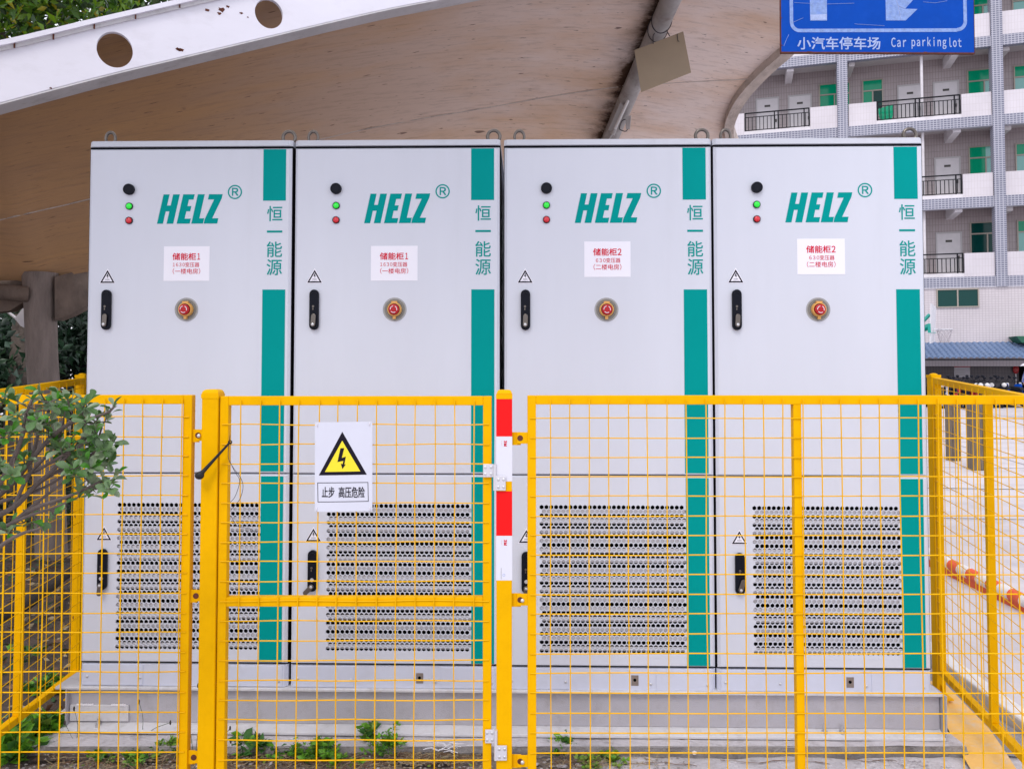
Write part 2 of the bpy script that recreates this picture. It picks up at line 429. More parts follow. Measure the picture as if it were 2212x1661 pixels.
    def torus(s, c, Rr, r, axis='y', n=20, m=8, a0=0, a1=2 * math.pi):
        c = Vector(c); pts = []
        for k in range(n + 1):
            a = a0 + (a1 - a0) * k / n
            d = {'y': (math.cos(a), 0, math.sin(a)), 'x': (0, math.cos(a), math.sin(a)), 'z': (math.cos(a), math.sin(a), 0)}[axis]
            pts.append((Vector(d), a))
        ax = {'y': Vector((0, 1, 0)), 'x': Vector((1, 0, 0)), 'z': Vector((0, 0, 1))}[axis]
        vs = []; fs = []
        for d, a in pts:
            for j in range(m):
                b = 2 * math.pi * j / m
                vs.append(c + d * (Rr + r * math.cos(b)) + ax * (r * math.sin(b)))
        for k in range(n):
            for j in range(m): fs.append((k * m + j, (k + 1) * m + j, (k + 1) * m + (j + 1) % m, k * m + (j + 1) % m))
        return s.add(vs, fs)
    def ball(s, c, r, n=12, sc=(1, 1, 1)):
        c = Vector(c); vs = []; fs = []; h = n // 2
        for i in range(h + 1):
            t = math.pi * i / h
            for k in range(n):
                a = 2 * math.pi * k / n
                vs.append(c + Vector((r * sc[0] * math.sin(t) * math.cos(a), r * sc[1] * math.sin(t) * math.sin(a), r * sc[2] * math.cos(t))))
        for i in range(h):
            for k in range(n): fs.append((i * n + k, (i + 1) * n + k, (i + 1) * n + (k + 1) % n, i * n + (k + 1) % n))
        return s.add(vs, fs)
    def mesh(s, name, mt=None, smooth=False):
        me = bpy.data.meshes.new(name); me.from_pydata(s.v, [], s.f)
        mts = mt if isinstance(mt, (list, tuple)) else [mt]
        for m in mts:
            if m: me.materials.append(MATS[m] if isinstance(m, str) else m)
        if len(mts) > 1: me.polygons.foreach_set('material_index', s.mi)
        if smooth:
            me.polygons.foreach_set('use_smooth', [True] * len(me.polygons))
            me.set_sharp_from_angle(angle=R(40))
        me.update(); return me
    def build(s, name, mt, parent=None, smooth=False, loc=None, rot=None, bev=0, seg=2):
        o = link(name, s.mesh(name, mt, smooth), parent, loc, rot)
        if bev: bevel(o, bev, seg)
        return o

def text_mesh(name, body, box, y, mt, bold=0.0, shear=0.0, heavy=0.0):
    """text as thin geometry in the x-z plane, fitted into box=(x0,z0,x1,z1), front at y"""
    fw = all(ord(q) < 128 for q in body)
    c = bpy.data.curves.new(name, 'FONT'); c.body = ''.join(chr(ord(q) + 0xFEE0) if 33 <= ord(q) <= 126 and fw else q for q in body)
    c.space_character = 0.62 if fw else 1.0; c.offset = bold; c.resolution_u = 3
    o = bpy.data.objects.new(name, c); col.objects.link(o)
    dg = bpy.context.evaluated_depsgraph_get(); dg.update()
    me = bpy.data.meshes.new_from_object(o.evaluated_get(dg))
    bpy.data.objects.remove(o)
    n = len(me.vertices); co = np.empty(n * 3, 'f'); me.vertices.foreach_get('co', co); co = co.reshape(-1, 3)
    lo, hi = co.min(0), co.max(0)
    x0, z0, x1, z1 = box
    out = np.empty_like(co)
    u = (co[:, 0] - lo[0]) / max(1e-9, hi[0] - lo[0]); v = (co[:, 1] - lo[1]) / max(1e-9, hi[1] - lo[1])
    out[:, 0] = x0 + u * (x1 - x0) + shear * (v - 0.5) * (z1 - z0); out[:, 1] = y; out[:, 2] = z0 + v * (z1 - z0)
    me.vertices.foreach_set('co', out.ravel()); me.materials.clear(); me.materials.append(MATS[mt])
    me.update(); me.name = name
    if heavy:
        b = bmesh.new(); b.from_mesh(me)
        for k, (ddx, ddz) in enumerate(((heavy, 0), (0, heavy), (heavy, heavy))):
            g = bmesh.ops.duplicate(b, geom=[v for v in b.verts][:n] + [e for e in b.edges if max(v.index for v in e.verts) < n] + [f for f in b.faces if max(v.index for v in f.verts) < n])
            for v in [q for q in g['geom'] if isinstance(q, bmesh.types.BMVert)]: v.co += Vector((ddx, -.00006 * (k + 1), ddz))
            b.verts.index_update()
        b.to_mesh(me); b.free()
    return me

def curve_plate(name, outer, holes, thick, mt):
    """flat plate with holes in the x-z plane, thick along +y"""
    c = bpy.data.curves.new(name, 'CURVE'); c.dimensions = '2D'; c.fill_mode = 'BOTH'; c.extrude = thick / 2
    for pl in [outer] + holes:
        sp = c.splines.new('POLY'); sp.points.add(len(pl) - 1)
        for p, q in zip(sp.points, pl): p.co = (q[0], q[1], 0, 1)
        sp.use_cyclic_u = True
    o = bpy.data.objects.new(name, c); col.objects.link(o)
    dg = bpy.context.evaluated_depsgraph_get(); dg.update()
    me = bpy.data.meshes.new_from_object(o.evaluated_get(dg)); bpy.data.objects.remove(o)
    me.transform(Matrix(((1, 0, 0, 0), (0, 0, 1, thick / 2), (0, 1, 0, 0), (0, 0, 0, 1))))
    me.flip_normals()
    me.materials.clear(); me.materials.append(MATS[mt]); me.update(); me.name = name
    return me

def leaves_mesh(name, pts, dirs, sizes, mats, idx, cup=0.18, aspect=0.45, tips=None):
    """many leaves: 6-vertex folded blades. pts,dirs (n,3)"""
    n = len(pts); d = dirs / np.linalg.norm(dirs, axis=1, keepdims=True)
    r = rng.normal(size=(n, 3)); s = np.cross(d, r); s /= np.linalg.norm(s, axis=1, keepdims=True); nn = np.cross(s, d)
    L = sizes[:, None]
    V = np.empty((n, 6, 3))
    V[:, 0] = pts; V[:, 1] = pts + d * L * 0.55 - s * L * aspect * 0.5 + nn * L * cup * 0.6
    V[:, 2] = pts + d * L; V[:, 3] = pts + d * L * 0.55 + s * L * aspect * 0.5 + nn * L * cup * 0.6
    V[:, 4] = pts + d * L * 0.5; V[:, 5] = V[:, 4]
    V = V[:, :5]
    base = (np.arange(n) * 5)[:, None]
    tris = np.concatenate([base + [0, 4, 1], base + [1, 4, 2], base + [0, 3, 4], base + [4, 3, 2]], axis=1).reshape(-1, 3)
    me = bpy.data.meshes.new(name)
    me.vertices.add(n * 5); me.vertices.foreach_set('co', V.reshape(-1))
    me.loops.add(len(tris) * 3); me.loops.foreach_set('vertex_index', tris.reshape(-1))
    me.polygons.add(len(tris)); me.polygons.foreach_set('loop_start', np.arange(len(tris)) * 3)
    for m in mats: me.materials.append(m)
    me.polygons.foreach_set('material_index', np.repeat(idx, 4))
    me.update(calc_edges=True); me.validate()
    return me

# =================================================================== GROUND
def grid_sheet(name, x0, x1, y0, y1, nx, ny, z, amp, mt, scale=3.0, parent=None, kind='structure', seed=0):
    rs = np.random.default_rng(seed)
    xs = np.linspace(x0, x1, nx); ys = np.linspace(y0, y1, ny)
    X, Y = np.meshgrid(xs, ys)
    Z = np.full_like(X, z)
    for k in range(5):
        fx, fy, ph = rs.uniform(.5, 1.5) * scale * 1.9 ** k, rs.uniform(.5, 1.5) * scale * 1.9 ** k, rs.uniform(0, 6, 2)
        Z += amp / 1.7 ** k * np.sin(fx * X + ph[0] + 0.7 * np.sin(fy * Y)) * np.sin(fy * Y + ph[1] + 0.8 * np.sin(fx * X * .7)) * 0.5
    v = np.stack([X, Y, Z], -1).reshape(-1, 3).tolist()
    f = [(j * nx + i, j * nx + i + 1, (j + 1) * nx + i + 1, (j + 1) * nx + i) for j in range(ny - 1) for i in range(nx - 1)]
    me = bpy.data.meshes.new(name); me.from_pydata(v, [], f); me.materials.append(MATS[mt]); me.update()
    me.polygons.foreach_set('use_smooth', [True] * len(me.polygons))
    o = link(name, me, parent)
    if kind: o['kind'] = kind
    return o

g = MB(); g.add([(-160, -60, -0.06), (200, -60, -0.06), (200, 260, -0.06), (-160, 260, -0.06)], [(0, 1, 2, 3)])
tag(g.build('ground', 'court'), 'pale grey concrete ground of the yard', kind='structure')
grid_sheet('soil_ground', -26, 0.32, 2.0, 3.19, 330, 34, -0.037, 0.016, 'paving', 6, seed=2)
grid_sheet('soil_bed', -26, 1.2, 3.05, 24, 120, 90, -0.03, 0.03, 'soil', 2.2, seed=3)
grid_sheet('cracked_apron', 0.30, 2.11, 1.6, 3.19, 140, 60, -0.032, 0.012, 'slab_concrete', 7, seed=4)
grid_sheet('verge_strip', 1.70, 2.14, 3.10, 16, 30, 160, -0.030, 0.012, 'asphalt_edge', 5, seed=5)
grid_sheet('verge_apron', 2.05, 2.135, 1.6, 3.12, 10, 60, -0.022, 0.006, 'asphalt_edge', 5, seed=6)
ys = MB()
yl = [ground_at(x, y, -0.012) for x, y in ((1990, 1470), (2036, 1470), (2080, 1515), (2136, 1572), (2170, 1620), (2205, 1675), (2240, 1760), (2120, 1700), (2085, 1640), (2062, 1600), (2030, 1540), (2000, 1500))]
ys.add([tuple(p) for p in yl], [tuple(range(len(yl)))[::-1]])
tag(ys.build('yellow_line', 'faded_yellow_paint'), 'faded yellow painted stripe along the pavement edge', kind='structure')
k = MB(); k.hexa([(2.085, 1.6, -0.06), (2.17, 1.6, -0.06), (2.52, 9.5, -0.06), (2.435, 9.5, -0.06), (2.085, 1.6, 0.02), (2.17, 1.6, 0.02), (2.52, 9.5, 0.02), (2.435, 9.5, 0.02)])
ko = tag(k.build('kerb', 'kerb_white', bev=0.01), 'pale painted kerb beside the fenced pad', kind='structure')
# expansion joints of the court
cj = MB()
for yy in (8.2, 12.4, 16.6, 21.0, 25.5):
    cj.add([(2.6, yy, -0.056), (40, yy - 3.5, -0.056), (40, yy - 3.5 + .03, -0.056), (2.6, yy + .03, -0.056)], [(0, 1, 2, 3)])
for xx in (6.0, 10.5, 15.0):
    cj.add([(xx, 3, -0.0555), (xx + .03, 3, -0.0555), (xx + 6.3, 30, -0.0555), (xx + 6.27, 30, -0.0555)], [(0, 1, 2, 3)])
tag(cj.build('court_joints', 'asphalt_edge'), 'expansion joints in the court concrete', kind='structure')
# court markings
cm = MB(); cm.add([(3.6, 10.2, -0.05), (30, 7.2, -0.05), (30, 7.27, -0.05), (3.6, 10.27, -0.05)], [(0, 1, 2, 3)])
cm.add([(4.8, 17.2, -0.05), (30, 14.6, -0.05), (30, 14.7, -0.05), (4.8, 17.3, -0.05)], [(0, 1, 2, 3)])
tag(cm.build('court_line', 'court_line'), 'pale worn line on the court', kind='structure')

# slab under the cabinets
sl = tag(empty('concrete_plinth', (0, 0, 0)), 'low pale concrete plinth under the row of cabinets', 'plinth')
s1 = grid_sheet('top_face', -1.97, 1.80, 3.10, 4.6, 220, 60, 0.012, 0.006, 'slab_concrete', 5, parent=sl, kind=None, seed=8)
s2 = MB(); 
nx = 120
fv = []; 
for i in range(nx):
    x = -1.97 + 3.77 * i / (nx - 1)
    j = 0.006 * math.sin(x * 13) + 0.004 * math.sin(x * 41)
    fv += [(x, 3.102 + j * .2, 0.014), (x, 3.096 + j, -0.006), (x, 3.11 + j, -0.06)]
s2.add(fv, [q for i in range(nx - 1) for q in ((3 * i + 1, 3 * i + 4, 3 * i + 3, 3 * i), (3 * i + 2, 3 * i + 5, 3 * i + 4, 3 * i + 1))])
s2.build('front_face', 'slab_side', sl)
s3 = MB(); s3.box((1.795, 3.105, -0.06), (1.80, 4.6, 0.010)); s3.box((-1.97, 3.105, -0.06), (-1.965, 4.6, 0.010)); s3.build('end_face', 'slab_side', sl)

# =================================================================== CABINET ROW
YAW = -math.atan((3.235 - 3.165) / 3.51)
ROW0 = at(182, 900, 3.235)
EDGES = [(182, 628), (631.5, 1080), (1088.5, 1542.5), (1545.5, 2004.5)]   # measured at mid height
def row_x(px):      # distance along the row for a column measured at mid height
    d = ray(px, 900); c, s_ = math.cos(YAW), math.sin(YAW)
    # ROW0.xy + t*(c,s) == k*(d.x,d.y)
    t = (d.x / d.y * ROW0.y - ROW0.x) / (c - s_ * d.x / d.y)
    return t
ZB = at(1106, 1491, 3.19).z                # underside of the cabinets
X2 = row_x(631.5)
W = row_x(1080) - X2
def zc(y): return at(850, y, 3.215).z - ZB
def xc(px, y):     # local x on cabinet two at a given picture height
    D = 3.215; return (at(px, y, D).x - at(631.5, 900, D).x) / math.cos(YAW)
HT = zc(302)
cabs = []

def tri_sticker(root, cx, cz, w, h):
    base = MB(); base.prism([(cx - w / 2 - .004, cz - h / 2 - .003), (cx + w / 2 + .004, cz - h / 2 - .003), (cx + .001, cz + h / 2 + .006), (cx - .001, cz + h / 2 + .006)], -0.0009, -0.0001)
    st = base.build('warning_sticker', 'sticker_white', root)
    b = MB()
    t = 0.12
    o = [(cx - w / 2, cz - h / 2), (cx + w / 2, cz - h / 2), (cx, cz + h / 2)]
    ctr = (cx, cz - h / 6)
    i_ = [(ctr[0] + (p[0] - ctr[0]) * (1 - 3 * t * .8), ctr[1] + (p[1] - ctr[1]) * (1 - 3 * t * .8)) for p in o]
    for k in range(3):
        b.prism([o[k], o[(k + 1) % 3], i_[(k + 1) % 3], i_[k]], -0.0016, -0.0009)
    s_ = h * 0.36; bx, bz = cx, cz + h * .02
    b.prism([(bx - .05 * s_, bz + .5 * s_), (bx + .2 * s_, bz + .5 * s_), (bx + .02 * s_, bz + .08 * s_), (bx + .25 * s_, bz + .12 * s_), (bx + .02 * s_, bz - .5 * s_), (bx + .04 * s_, bz - .08 * s_), (bx - .22 * s_, bz - .1 * s_)], -0.0016, -0.0009)
    b.build('print', 'print_black', st)
    link('lettering', text_mesh('lettering', '有电危险', (cx - w * .15, cz - h * .29, cx + w * .15, cz - h * .19), -0.0014, 'print_black'), st)
    link('lettering', text_mesh('lettering', 'DANGER VOLTAGE', (cx - w * .2, cz - h * .40, cx + w * .2, cz - h * .36), -0.0014, 'print_black'), st)

def hex_field(x0, x1, z0, z1, p):
    """perforated sheet: pointy-top hexagonal holes with their own thickness"""
    rh = p * math.sqrt(3) / 2
    rows = int(round((z1 - z0) / rh)); cols = int((x1 - x0) / p)
    Ro = p / math.sqrt(3); Ri = Ro * 0.83
    vs = []; fs = []
    for j in range(-1, rows + 1):
        for i in range(-1, cols + 1):
            cx = x0 + (i + 0.5) * p + (p / 2 if j % 2 else 0); cz = z0 + (j + 0.5) * rh
            solid = j < 0 or j >= rows or i < 0 or i >= cols
            n = len(vs)
            for k in range(6):
                a = R(90 + 60 * k); vs.append((cx + Ro * math.cos(a), 0, cz + Ro * math.sin(a)))
            if solid:
                fs.append(tuple(n + k for k in range(6))); continue
            for k in range(6):
                a = R(90 + 60 * k); vs.append((cx + Ri * math.cos(a), 0, cz + Ri * math.sin(a)))
            for k in range(6):
                a = R(90 + 60 * k); vs.append((cx + Ri * math.cos(a), 0.0045, cz + Ri * math.sin(a)))
            for k in range(6):
                k2 = (k + 1) % 6
                fs.append((n + k, n + k2, n + 6 + k2, n + 6 + k)); fs.append((n + 6 + k, n + 6 + k2, n + 12 + k2, n + 12 + k))
    return vs, fs, rows * rh

def door_panel(b, x0, x1, z0, z1, ch=0.011, y1=0.026):
    """raised door with chamfered edges"""
    b.add([(x0, ch * .9, z0), (x1, ch * .9, z0), (x1, ch * .9, z1), (x0, ch * .9, z1),
           (x0 + ch, 0, z0 + ch * .5), (x1 - ch, 0, z0 + ch * .5), (x1 - ch, 0, z1 - ch * .5), (x0 + ch, 0, z1 - ch * .5),
           (x0, y1, z0), (x1, y1, z0), (x1, y1, z1), (x0, y1, z1)],
          [(4, 5, 6, 7), (0, 1, 5, 4), (1, 2, 6, 5), (2, 3, 7, 6), (3, 0, 4, 7), (8, 9, 1, 0), (9, 10, 2, 1), (10, 11, 3, 2), (11, 8, 0, 3), (8, 11, 10, 9)])

def handle(root, cx, z0, z1, lever_ang, sticker=True):
    w = (z1 - z0) * 0.232; r = w / 2; cz = (z0 + z1) / 2
    def cap(rr, a0, a1, ext):
        pl = []
        for k in range(9): a = math.pi * k / 8; pl.append((cx + rr * math.cos(a), a1 + rr * math.sin(a)))
        for k in range(9): a = math.pi + math.pi * k / 8; pl.append((cx + rr * math.cos(a), a0 + rr * math.sin(a)))
        return pl
    h = MB(); h.prism(cap(r, z0 + r, z1 - r, 0), -0.016, 0.0)
    ho = h.build('door_handle', 'handle_black', root, bev=0.004, seg=3)
    q = MB(); q.ring((cx, z1 - r * 1.15), r * .62, r * .2, -0.0185, -0.0155, 20, 0.1, math.pi - .1)
    q.build('grip_lip', 'knob_black', ho)
    kz = z0 + (z1 - z0) * .58
    kh = MB(); kh.disc((cx - r * .1, kz), r * .24, -0.018, -0.0155, 14); kh.box((cx - r * .25, -0.018, kz - r * .75), (cx - r * .02, -0.0155, kz - r * .35)); kh.build('keyhole', 'steel', ho)
    L = (z1 - z0) * .32; rr = r * .5
    pl = []
    for k in range(9): a = math.pi * k / 8; pl.append((rr * math.cos(a), L - rr + rr * math.sin(a) - rr))
    for k in range(9): a = math.pi + math.pi * k / 8; pl.append((rr * math.cos(a), rr * math.sin(a)))
    lv = MB(); lv.prism(pl, -0.008, 0.0)
    lo = lv.build('lock_cover', 'steel', ho, bev=0.002, loc=(cx - r * .05, -0.0175, z0 + r * 1.15), rot=(0, R(lever_ang), 0))
    sc = MB(); sc.disc((cx - r * .05, z0 + r * 1.15), rr * .6, -0.029, -0.0255, 12, dome=.002); sc.build('lock_screw', 'zinc', ho)
    if abs(lever_ang) > 20:
        c2 = MB(); c2.disc((cx, z0 + r * 2.5), rr * .8, -0.0185, -0.0155, 14); c2.disc((cx, z0 + r * 2.5), rr * .4, -0.0195, -0.018, 10); c2.build('lock_cylinder', 'zinc', ho)
    return ho

Hd = [zc(317), zc(320.5), zc(1024.2), zc(1026), zc(1435), zc(1438.5), 0.0]
VENT_P = 0.01985
def make_cabinet():
    root = empty('storage_cabinet')
    b = MB(); b.box((0.003, 0.030, 0.004), (W - 0.003, 0.86, Hd[0] + 0.006)); b.build('body', 'cabinet_paint', root)
    k = MB(); k.box((-0.0008, 0.0125, Hd[4] - .004), (W + 0.0008, 0.0295, Hd[0] + .001)); k.box((-.0004, .0296, 0.0), (.0025, .16, Hd[0])); k.box((W - .0025, .0296, 0), (W + .0004, .16, Hd[0])); k.build('seal_and_gap_shade', 'seal_black', root)  # door seal; black side strips stand in for the shade between cabinets
    c = MB()
    zt, zb_ = HT, Hd[0] + 0.0015
    ch = 0.018
    c.add([(0, .012, zb_), (.012, 0.0, zb_), (W - .012, 0.0, zb_), (W, .012, zb_), (W, .88, zb_), (0, .88, zb_),
           (0, .016, zt - .004), (.014, 0.003, zt - .004), (W - .014, 0.003, zt - .004), (W, .016, zt - .004), (W, .88, zt - .004), (0, .88, zt - .004),
           (0.006, .022, zt), (W - .006, .022, zt), (W - .006, .874, zt), (.006, .874, zt)],
          [(0, 1, 7, 6), (1, 2, 8, 7), (2, 3, 9, 8), (3, 4, 10, 9), (4, 5, 11, 10), (5, 0, 6, 11), (12, 13, 14, 15),
           (6, 7, 12), (7, 8, 13, 12), (8, 9, 13), (9, 10, 14, 13), (10, 11, 15, 14), (11, 6, 12, 15), (5, 4, 3, 2, 1, 0)])
    c.build('top_cap', 'cabinet_cap', root)
    # upper door
    d = MB(); door_panel(d, 0.002, W - 0.002, Hd[2], Hd[1] - .001); d.build('upper_door', 'cabinet_paint', root)
    # lower door: four margins round a perforated field
    vx0 = xc(704.5, 1240); vz1 = zc(1087); vz0 = zc(1406)
    cols = 30; 
    vs, fs, hh = hex_field(0, cols * VENT_P + .001, 0, vz1 - vz0, VENT_P)
    x0, x1, z0, z1 = 0.002, W - 0.002, Hd[4] + .0005, Hd[3]
    ch = .011
    a0, a1, c0, c1 = vx0 - VENT_P * .5, vx0 + (cols + 1) * VENT_P, vz0 - VENT_P * .35, vz0 + hh + VENT_P * .35
    lm = MB(); Y0 = 0.0003
    lm.box((x0 + ch, Y0, z0 + ch * .5), (a0, .004, z1 - ch * .5)); lm.box((a1, Y0, z0 + ch * .5), (x1 - ch, .004, z1 - ch * .5))
    lm.box((a0, Y0, z0 + ch * .5), (a1, .004, c0)); lm.box((a0, Y0, c1), (a1, .004, z1 - ch * .5))
    lm.add([(x0, ch * .9, z0), (x1, ch * .9, z0), (x1, ch * .9, z1), (x0, ch * .9, z1), (x0 + ch, Y0, z0 + ch * .5), (x1 - ch, Y0, z0 + ch * .5), (x1 - ch, Y0, z1 - ch * .5), (x0 + ch, Y0, z1 - ch * .5),
            (x0, .017, z0), (x1, .017, z0), (x1, .017, z1), (x0, .017, z1)],
           [(0, 1, 5, 4), (1, 2, 6, 5), (2, 3, 7, 6), (3, 0, 4, 7), (8, 9, 1, 0), (9, 10, 2, 1), (10, 11, 3, 2), (11, 8, 0, 3)])
    ld = lm.build('lower_door', 'cabinet_paint', root)
    hv = MB(); hv.add([(x + vx0, y, z + vz0) for x, y, z in vs], fs); hv.build('vent_grille', 'cabinet_paint', ld)
    vb = MB(); vb.box((a0, .0117, c0), (a1, .0123, c1)); vb.build('vent_back', 'void_black', ld)
    rh = VENT_P * math.sqrt(3) / 2; pit = rh * 2.32; z = vz0 + .006
    s = MB(); s.hexa([(a0, .0105, 0), (a1, .0105, 0), (a1, .0115, 0), (a0, .0115, 0), (a0, .0052, pit * .50), (a1, .0052, pit * .50), (a1, .0062, pit * .50), (a0, .0062, pit * .50)])
    sm = s.mesh('louvre', 'slat_grey')
    while z < c1 - pit * .4:
        link('louvre', sm, ld, (0, 0, z)); z += pit
    # teal livery
    sx0, sx1 = xc(1018.5, 380), xc(1068, 380)
    for n_, (za, zb2) in enumerate(((zc(435), Hd[1] - .007), (Hd[2] + .008, zc(627)))):
        q = MB(); q.box((sx0 if n_ == 0 else xc(1018.5, 800), -0.0008, za), (sx1 if n_ == 0 else xc(1068.5, 800), -0.0001, zb2)); q.build('teal_stripe', 'teal', root)
    q = MB(); q.box((xc(1019, 1230), -0.0006, Hd[4] + .007), (xc(1068, 1230), 0.0001, Hd[3] - .008)); q.build('teal_stripe', 'teal', ld)
    for ch_, (ya, yb) in zip('恒一能源', ((447, 479.5), (500, 504), (524, 557), (562, 596))):
        link('livery_character', text_mesh('livery_character', ch_, (xc(1027.5, ya), zc(yb), xc(1060.5, ya), zc(ya)), -0.0008, 'teal', heavy=0.0009), root)
    # logo lettering: slanted block capitals
    lx0, lx1, lz0, lz1 = xc(787.5, 452), xc(930.5, 452), zc(484), zc(420.5)
    S = (lx1 - lx0) / 143.0; hL = lz1 - lz0
    def L(polys):
        b = MB()
        for pl in polys:
            b.prism([(lx0 + (x + y * 13.6) * S, lz0 + y * hL) for x, y in pl], -0.0008, -0.0001)
        b.build('logo_letter', 'teal', root)
    # x in picture units at the baseline, y 0..1
    L([[(0, 0), (13, 0), (13, .42), (21, .42), (21, 0), (35.5, 0), (35.5, 1), (21, 1), (21, .62), (13, .62), (13, 1), (0, 1)]])
    L([[(43, 0), (71.5, 0), (71.5, .17), (58, .17), (58, .42), (66.5, .42), (66.5, .60), (58, .60), (58, .82), (68, .82), (68, 1), (43, 1)]])
    L([[(75, 0), (100.5, 0), (100.5, .18), (90, .18), (90, 1), (75, 1)]])
    L([[(102, 0), (131.5, 0), (131.5, .18), (118, .18), (129, .85), (129, 1), (99.5, 1), (99.5, .82), (113, .82), (102, .14)]])
    rm = MB(); rc = (xc(957, 416), zc(416)); rm.ring(rc, .0275, .0055, -0.0008, -0.0001, 40); rg = rm.build('registered_mark', 'teal', root)
    link('lettering', text_mesh('lettering', 'R', (rc[0] - .0125, rc[1] - .016, rc[0] + .0135, rc[1] + .016), -0.0008, 'teal', heavy=.0018), rg)
    # indicators
    bx = xc(727, 440)
    m = MB(); m.disc((bx, zc(410)), .0232, -0.016, 0, 32); bo = m.build('push_button', 'knob_black', root, bev=.003)
    m = MB(); m.ring((bx, zc(410)), .0165, .003, -0.0168, -0.0158, 30); m.build('button_ring', 'handle_black', bo)
    for yy, mt in ((446, 'green_lens'), (477, 'red_lens')):
        m = MB(); m.ring((bx, zc(yy)), .0135, .0035, -0.006, 0, 28); io = m.build('indicator_light', 'knob_black', root)
        m = MB(); m.disc((bx, zc(yy)), .0125, -0.006, 0, 24, dome=.006); m.build('lens', mt, io, smooth=True)
    # recessed emergency stop
    ex, ez = xc(853.5, 670), zc(670)
    m = MB(); m.lathe_y((ex, ez), [(.0495, -0.0006), (.0478, -0.0012), (.0468, .001), (.045, .001)], 40); eo = m.build('emergency_stop', 'recess_grey', root, smooth=True)
    m = MB(); m.disc((ex, ez), .046, -0.0004, .0002, 40); m.build('recess_plate', 'recess_grey', eo)
    m = MB(); m.ring((ex, ez), .0335, .001, -0.0010, -0.0004, 40); m.ring((ex, ez), .039, .0008, -0.0010, -0.0004, 40); m.build('groove', 'seal_black', eo)
    m = MB(); m.lathe_y((ex, ez), [(.030, 0), (.030, -0.012), (.0275, -0.018), (.024, -0.018), (.023, -.004)], 36)
    m.box((ex - .012, -0.016, ez + .025), (ex + .012, -0.002, ez + .034)); m.box((ex - .006, -0.014, ez - .040), (ex + .006, -0.002, ez - .026)); m.build('guard', 'estop_yellow', eo, smooth=True)
    m = MB(); m.disc((ex, ez - .001), .0215, -0.026, -.001, 32, dome=.004); rb = m.build('button', 'estop_red', eo, smooth=True)
    m = MB()
    for k in range(3): m.ring((ex, ez - .001), .0135, .0022, -0.0305, -0.028, 10, R(100 + 120 * k), R(185 + 120 * k))
    m.build('arrow_print', 'sticker_white', rb)
    # lifting eyes
    for px in (670, 1066):
        m = MB(); c_ = (xc(px, 300), .05, HT + .021); m.torus(c_, .0265, .0072, 'y', 24, 10); m.tube([(c_[0], c_[1], HT - .004), (c_[0], c_[1], HT + .004)], .016, 14)
        o = m.build('lifting_eye', 'steel', root, smooth=True)
        vs_ = o.data.vertices
        if px == 670:
            for v in vs_: v.co.x = c_[0] + (v.co.x - c_[0]) * .78; 
    # plinth skirt
    m = MB(); m.add([(0.0, .016, 0), (.014, 0.003, 0), (W - .014, .003, 0), (W, .016, 0), (0.0, .016, Hd[5]), (.014, .003, Hd[5]), (W - .014, .003, Hd[5]), (W, .016, Hd[5]), (0, .029, 0), (W, .029, 0), (0, .029, Hd[5]), (W, .029, Hd[5])],
                    [(0, 1, 5, 4), (1, 2, 6, 5), (2, 3, 7, 6), (4, 5, 6, 7, 11, 10), (8, 9, 3, 2, 1, 0), (8, 0, 4, 10), (3, 9, 11, 7)])
    po = m.build('plinth_skirt', 'plinth_paint', root)
    m = MB(); m.box((.014, .0005, .003), (xc(765, 1460), .003, Hd[5] - .003)); m.build('cover_plate', 'plinth_paint', po, bev=.0008)
    m = MB(); m.box((xc(953, 1460), .0005, .001), (W - .02, .003, Hd[5] - .004)); m.build('cover_plate', 'plinth_paint', po, bev=.0008)
    for px, py in ((640, 1466), (759, 1468), (941, 1471), (1062, 1473)):
        m = MB(); m.disc((xc(px, py) + (.006 if px == 640 else 0), zc(py)), .0052, -.002, .003, 12, dome=.002); m.build('screw', 'zinc', po, smooth=True)
    m = MB(); m.box((xc(899.5, 1464), .0012, zc(1475)), (xc(915, 1464), .0026, zc(1453))); sl_ = m.build('anchor_slot', 'recess_brown' if 'recess_brown' in MATS else 'pillar_concrete', po)
    m = MB(); m.disc((xc(907, 1464), zc(1463)), .0065, .0002, .0012, 12); m.build('anchor_hole', 'void_black', sl_)
    # side wall vertical seam
    return root

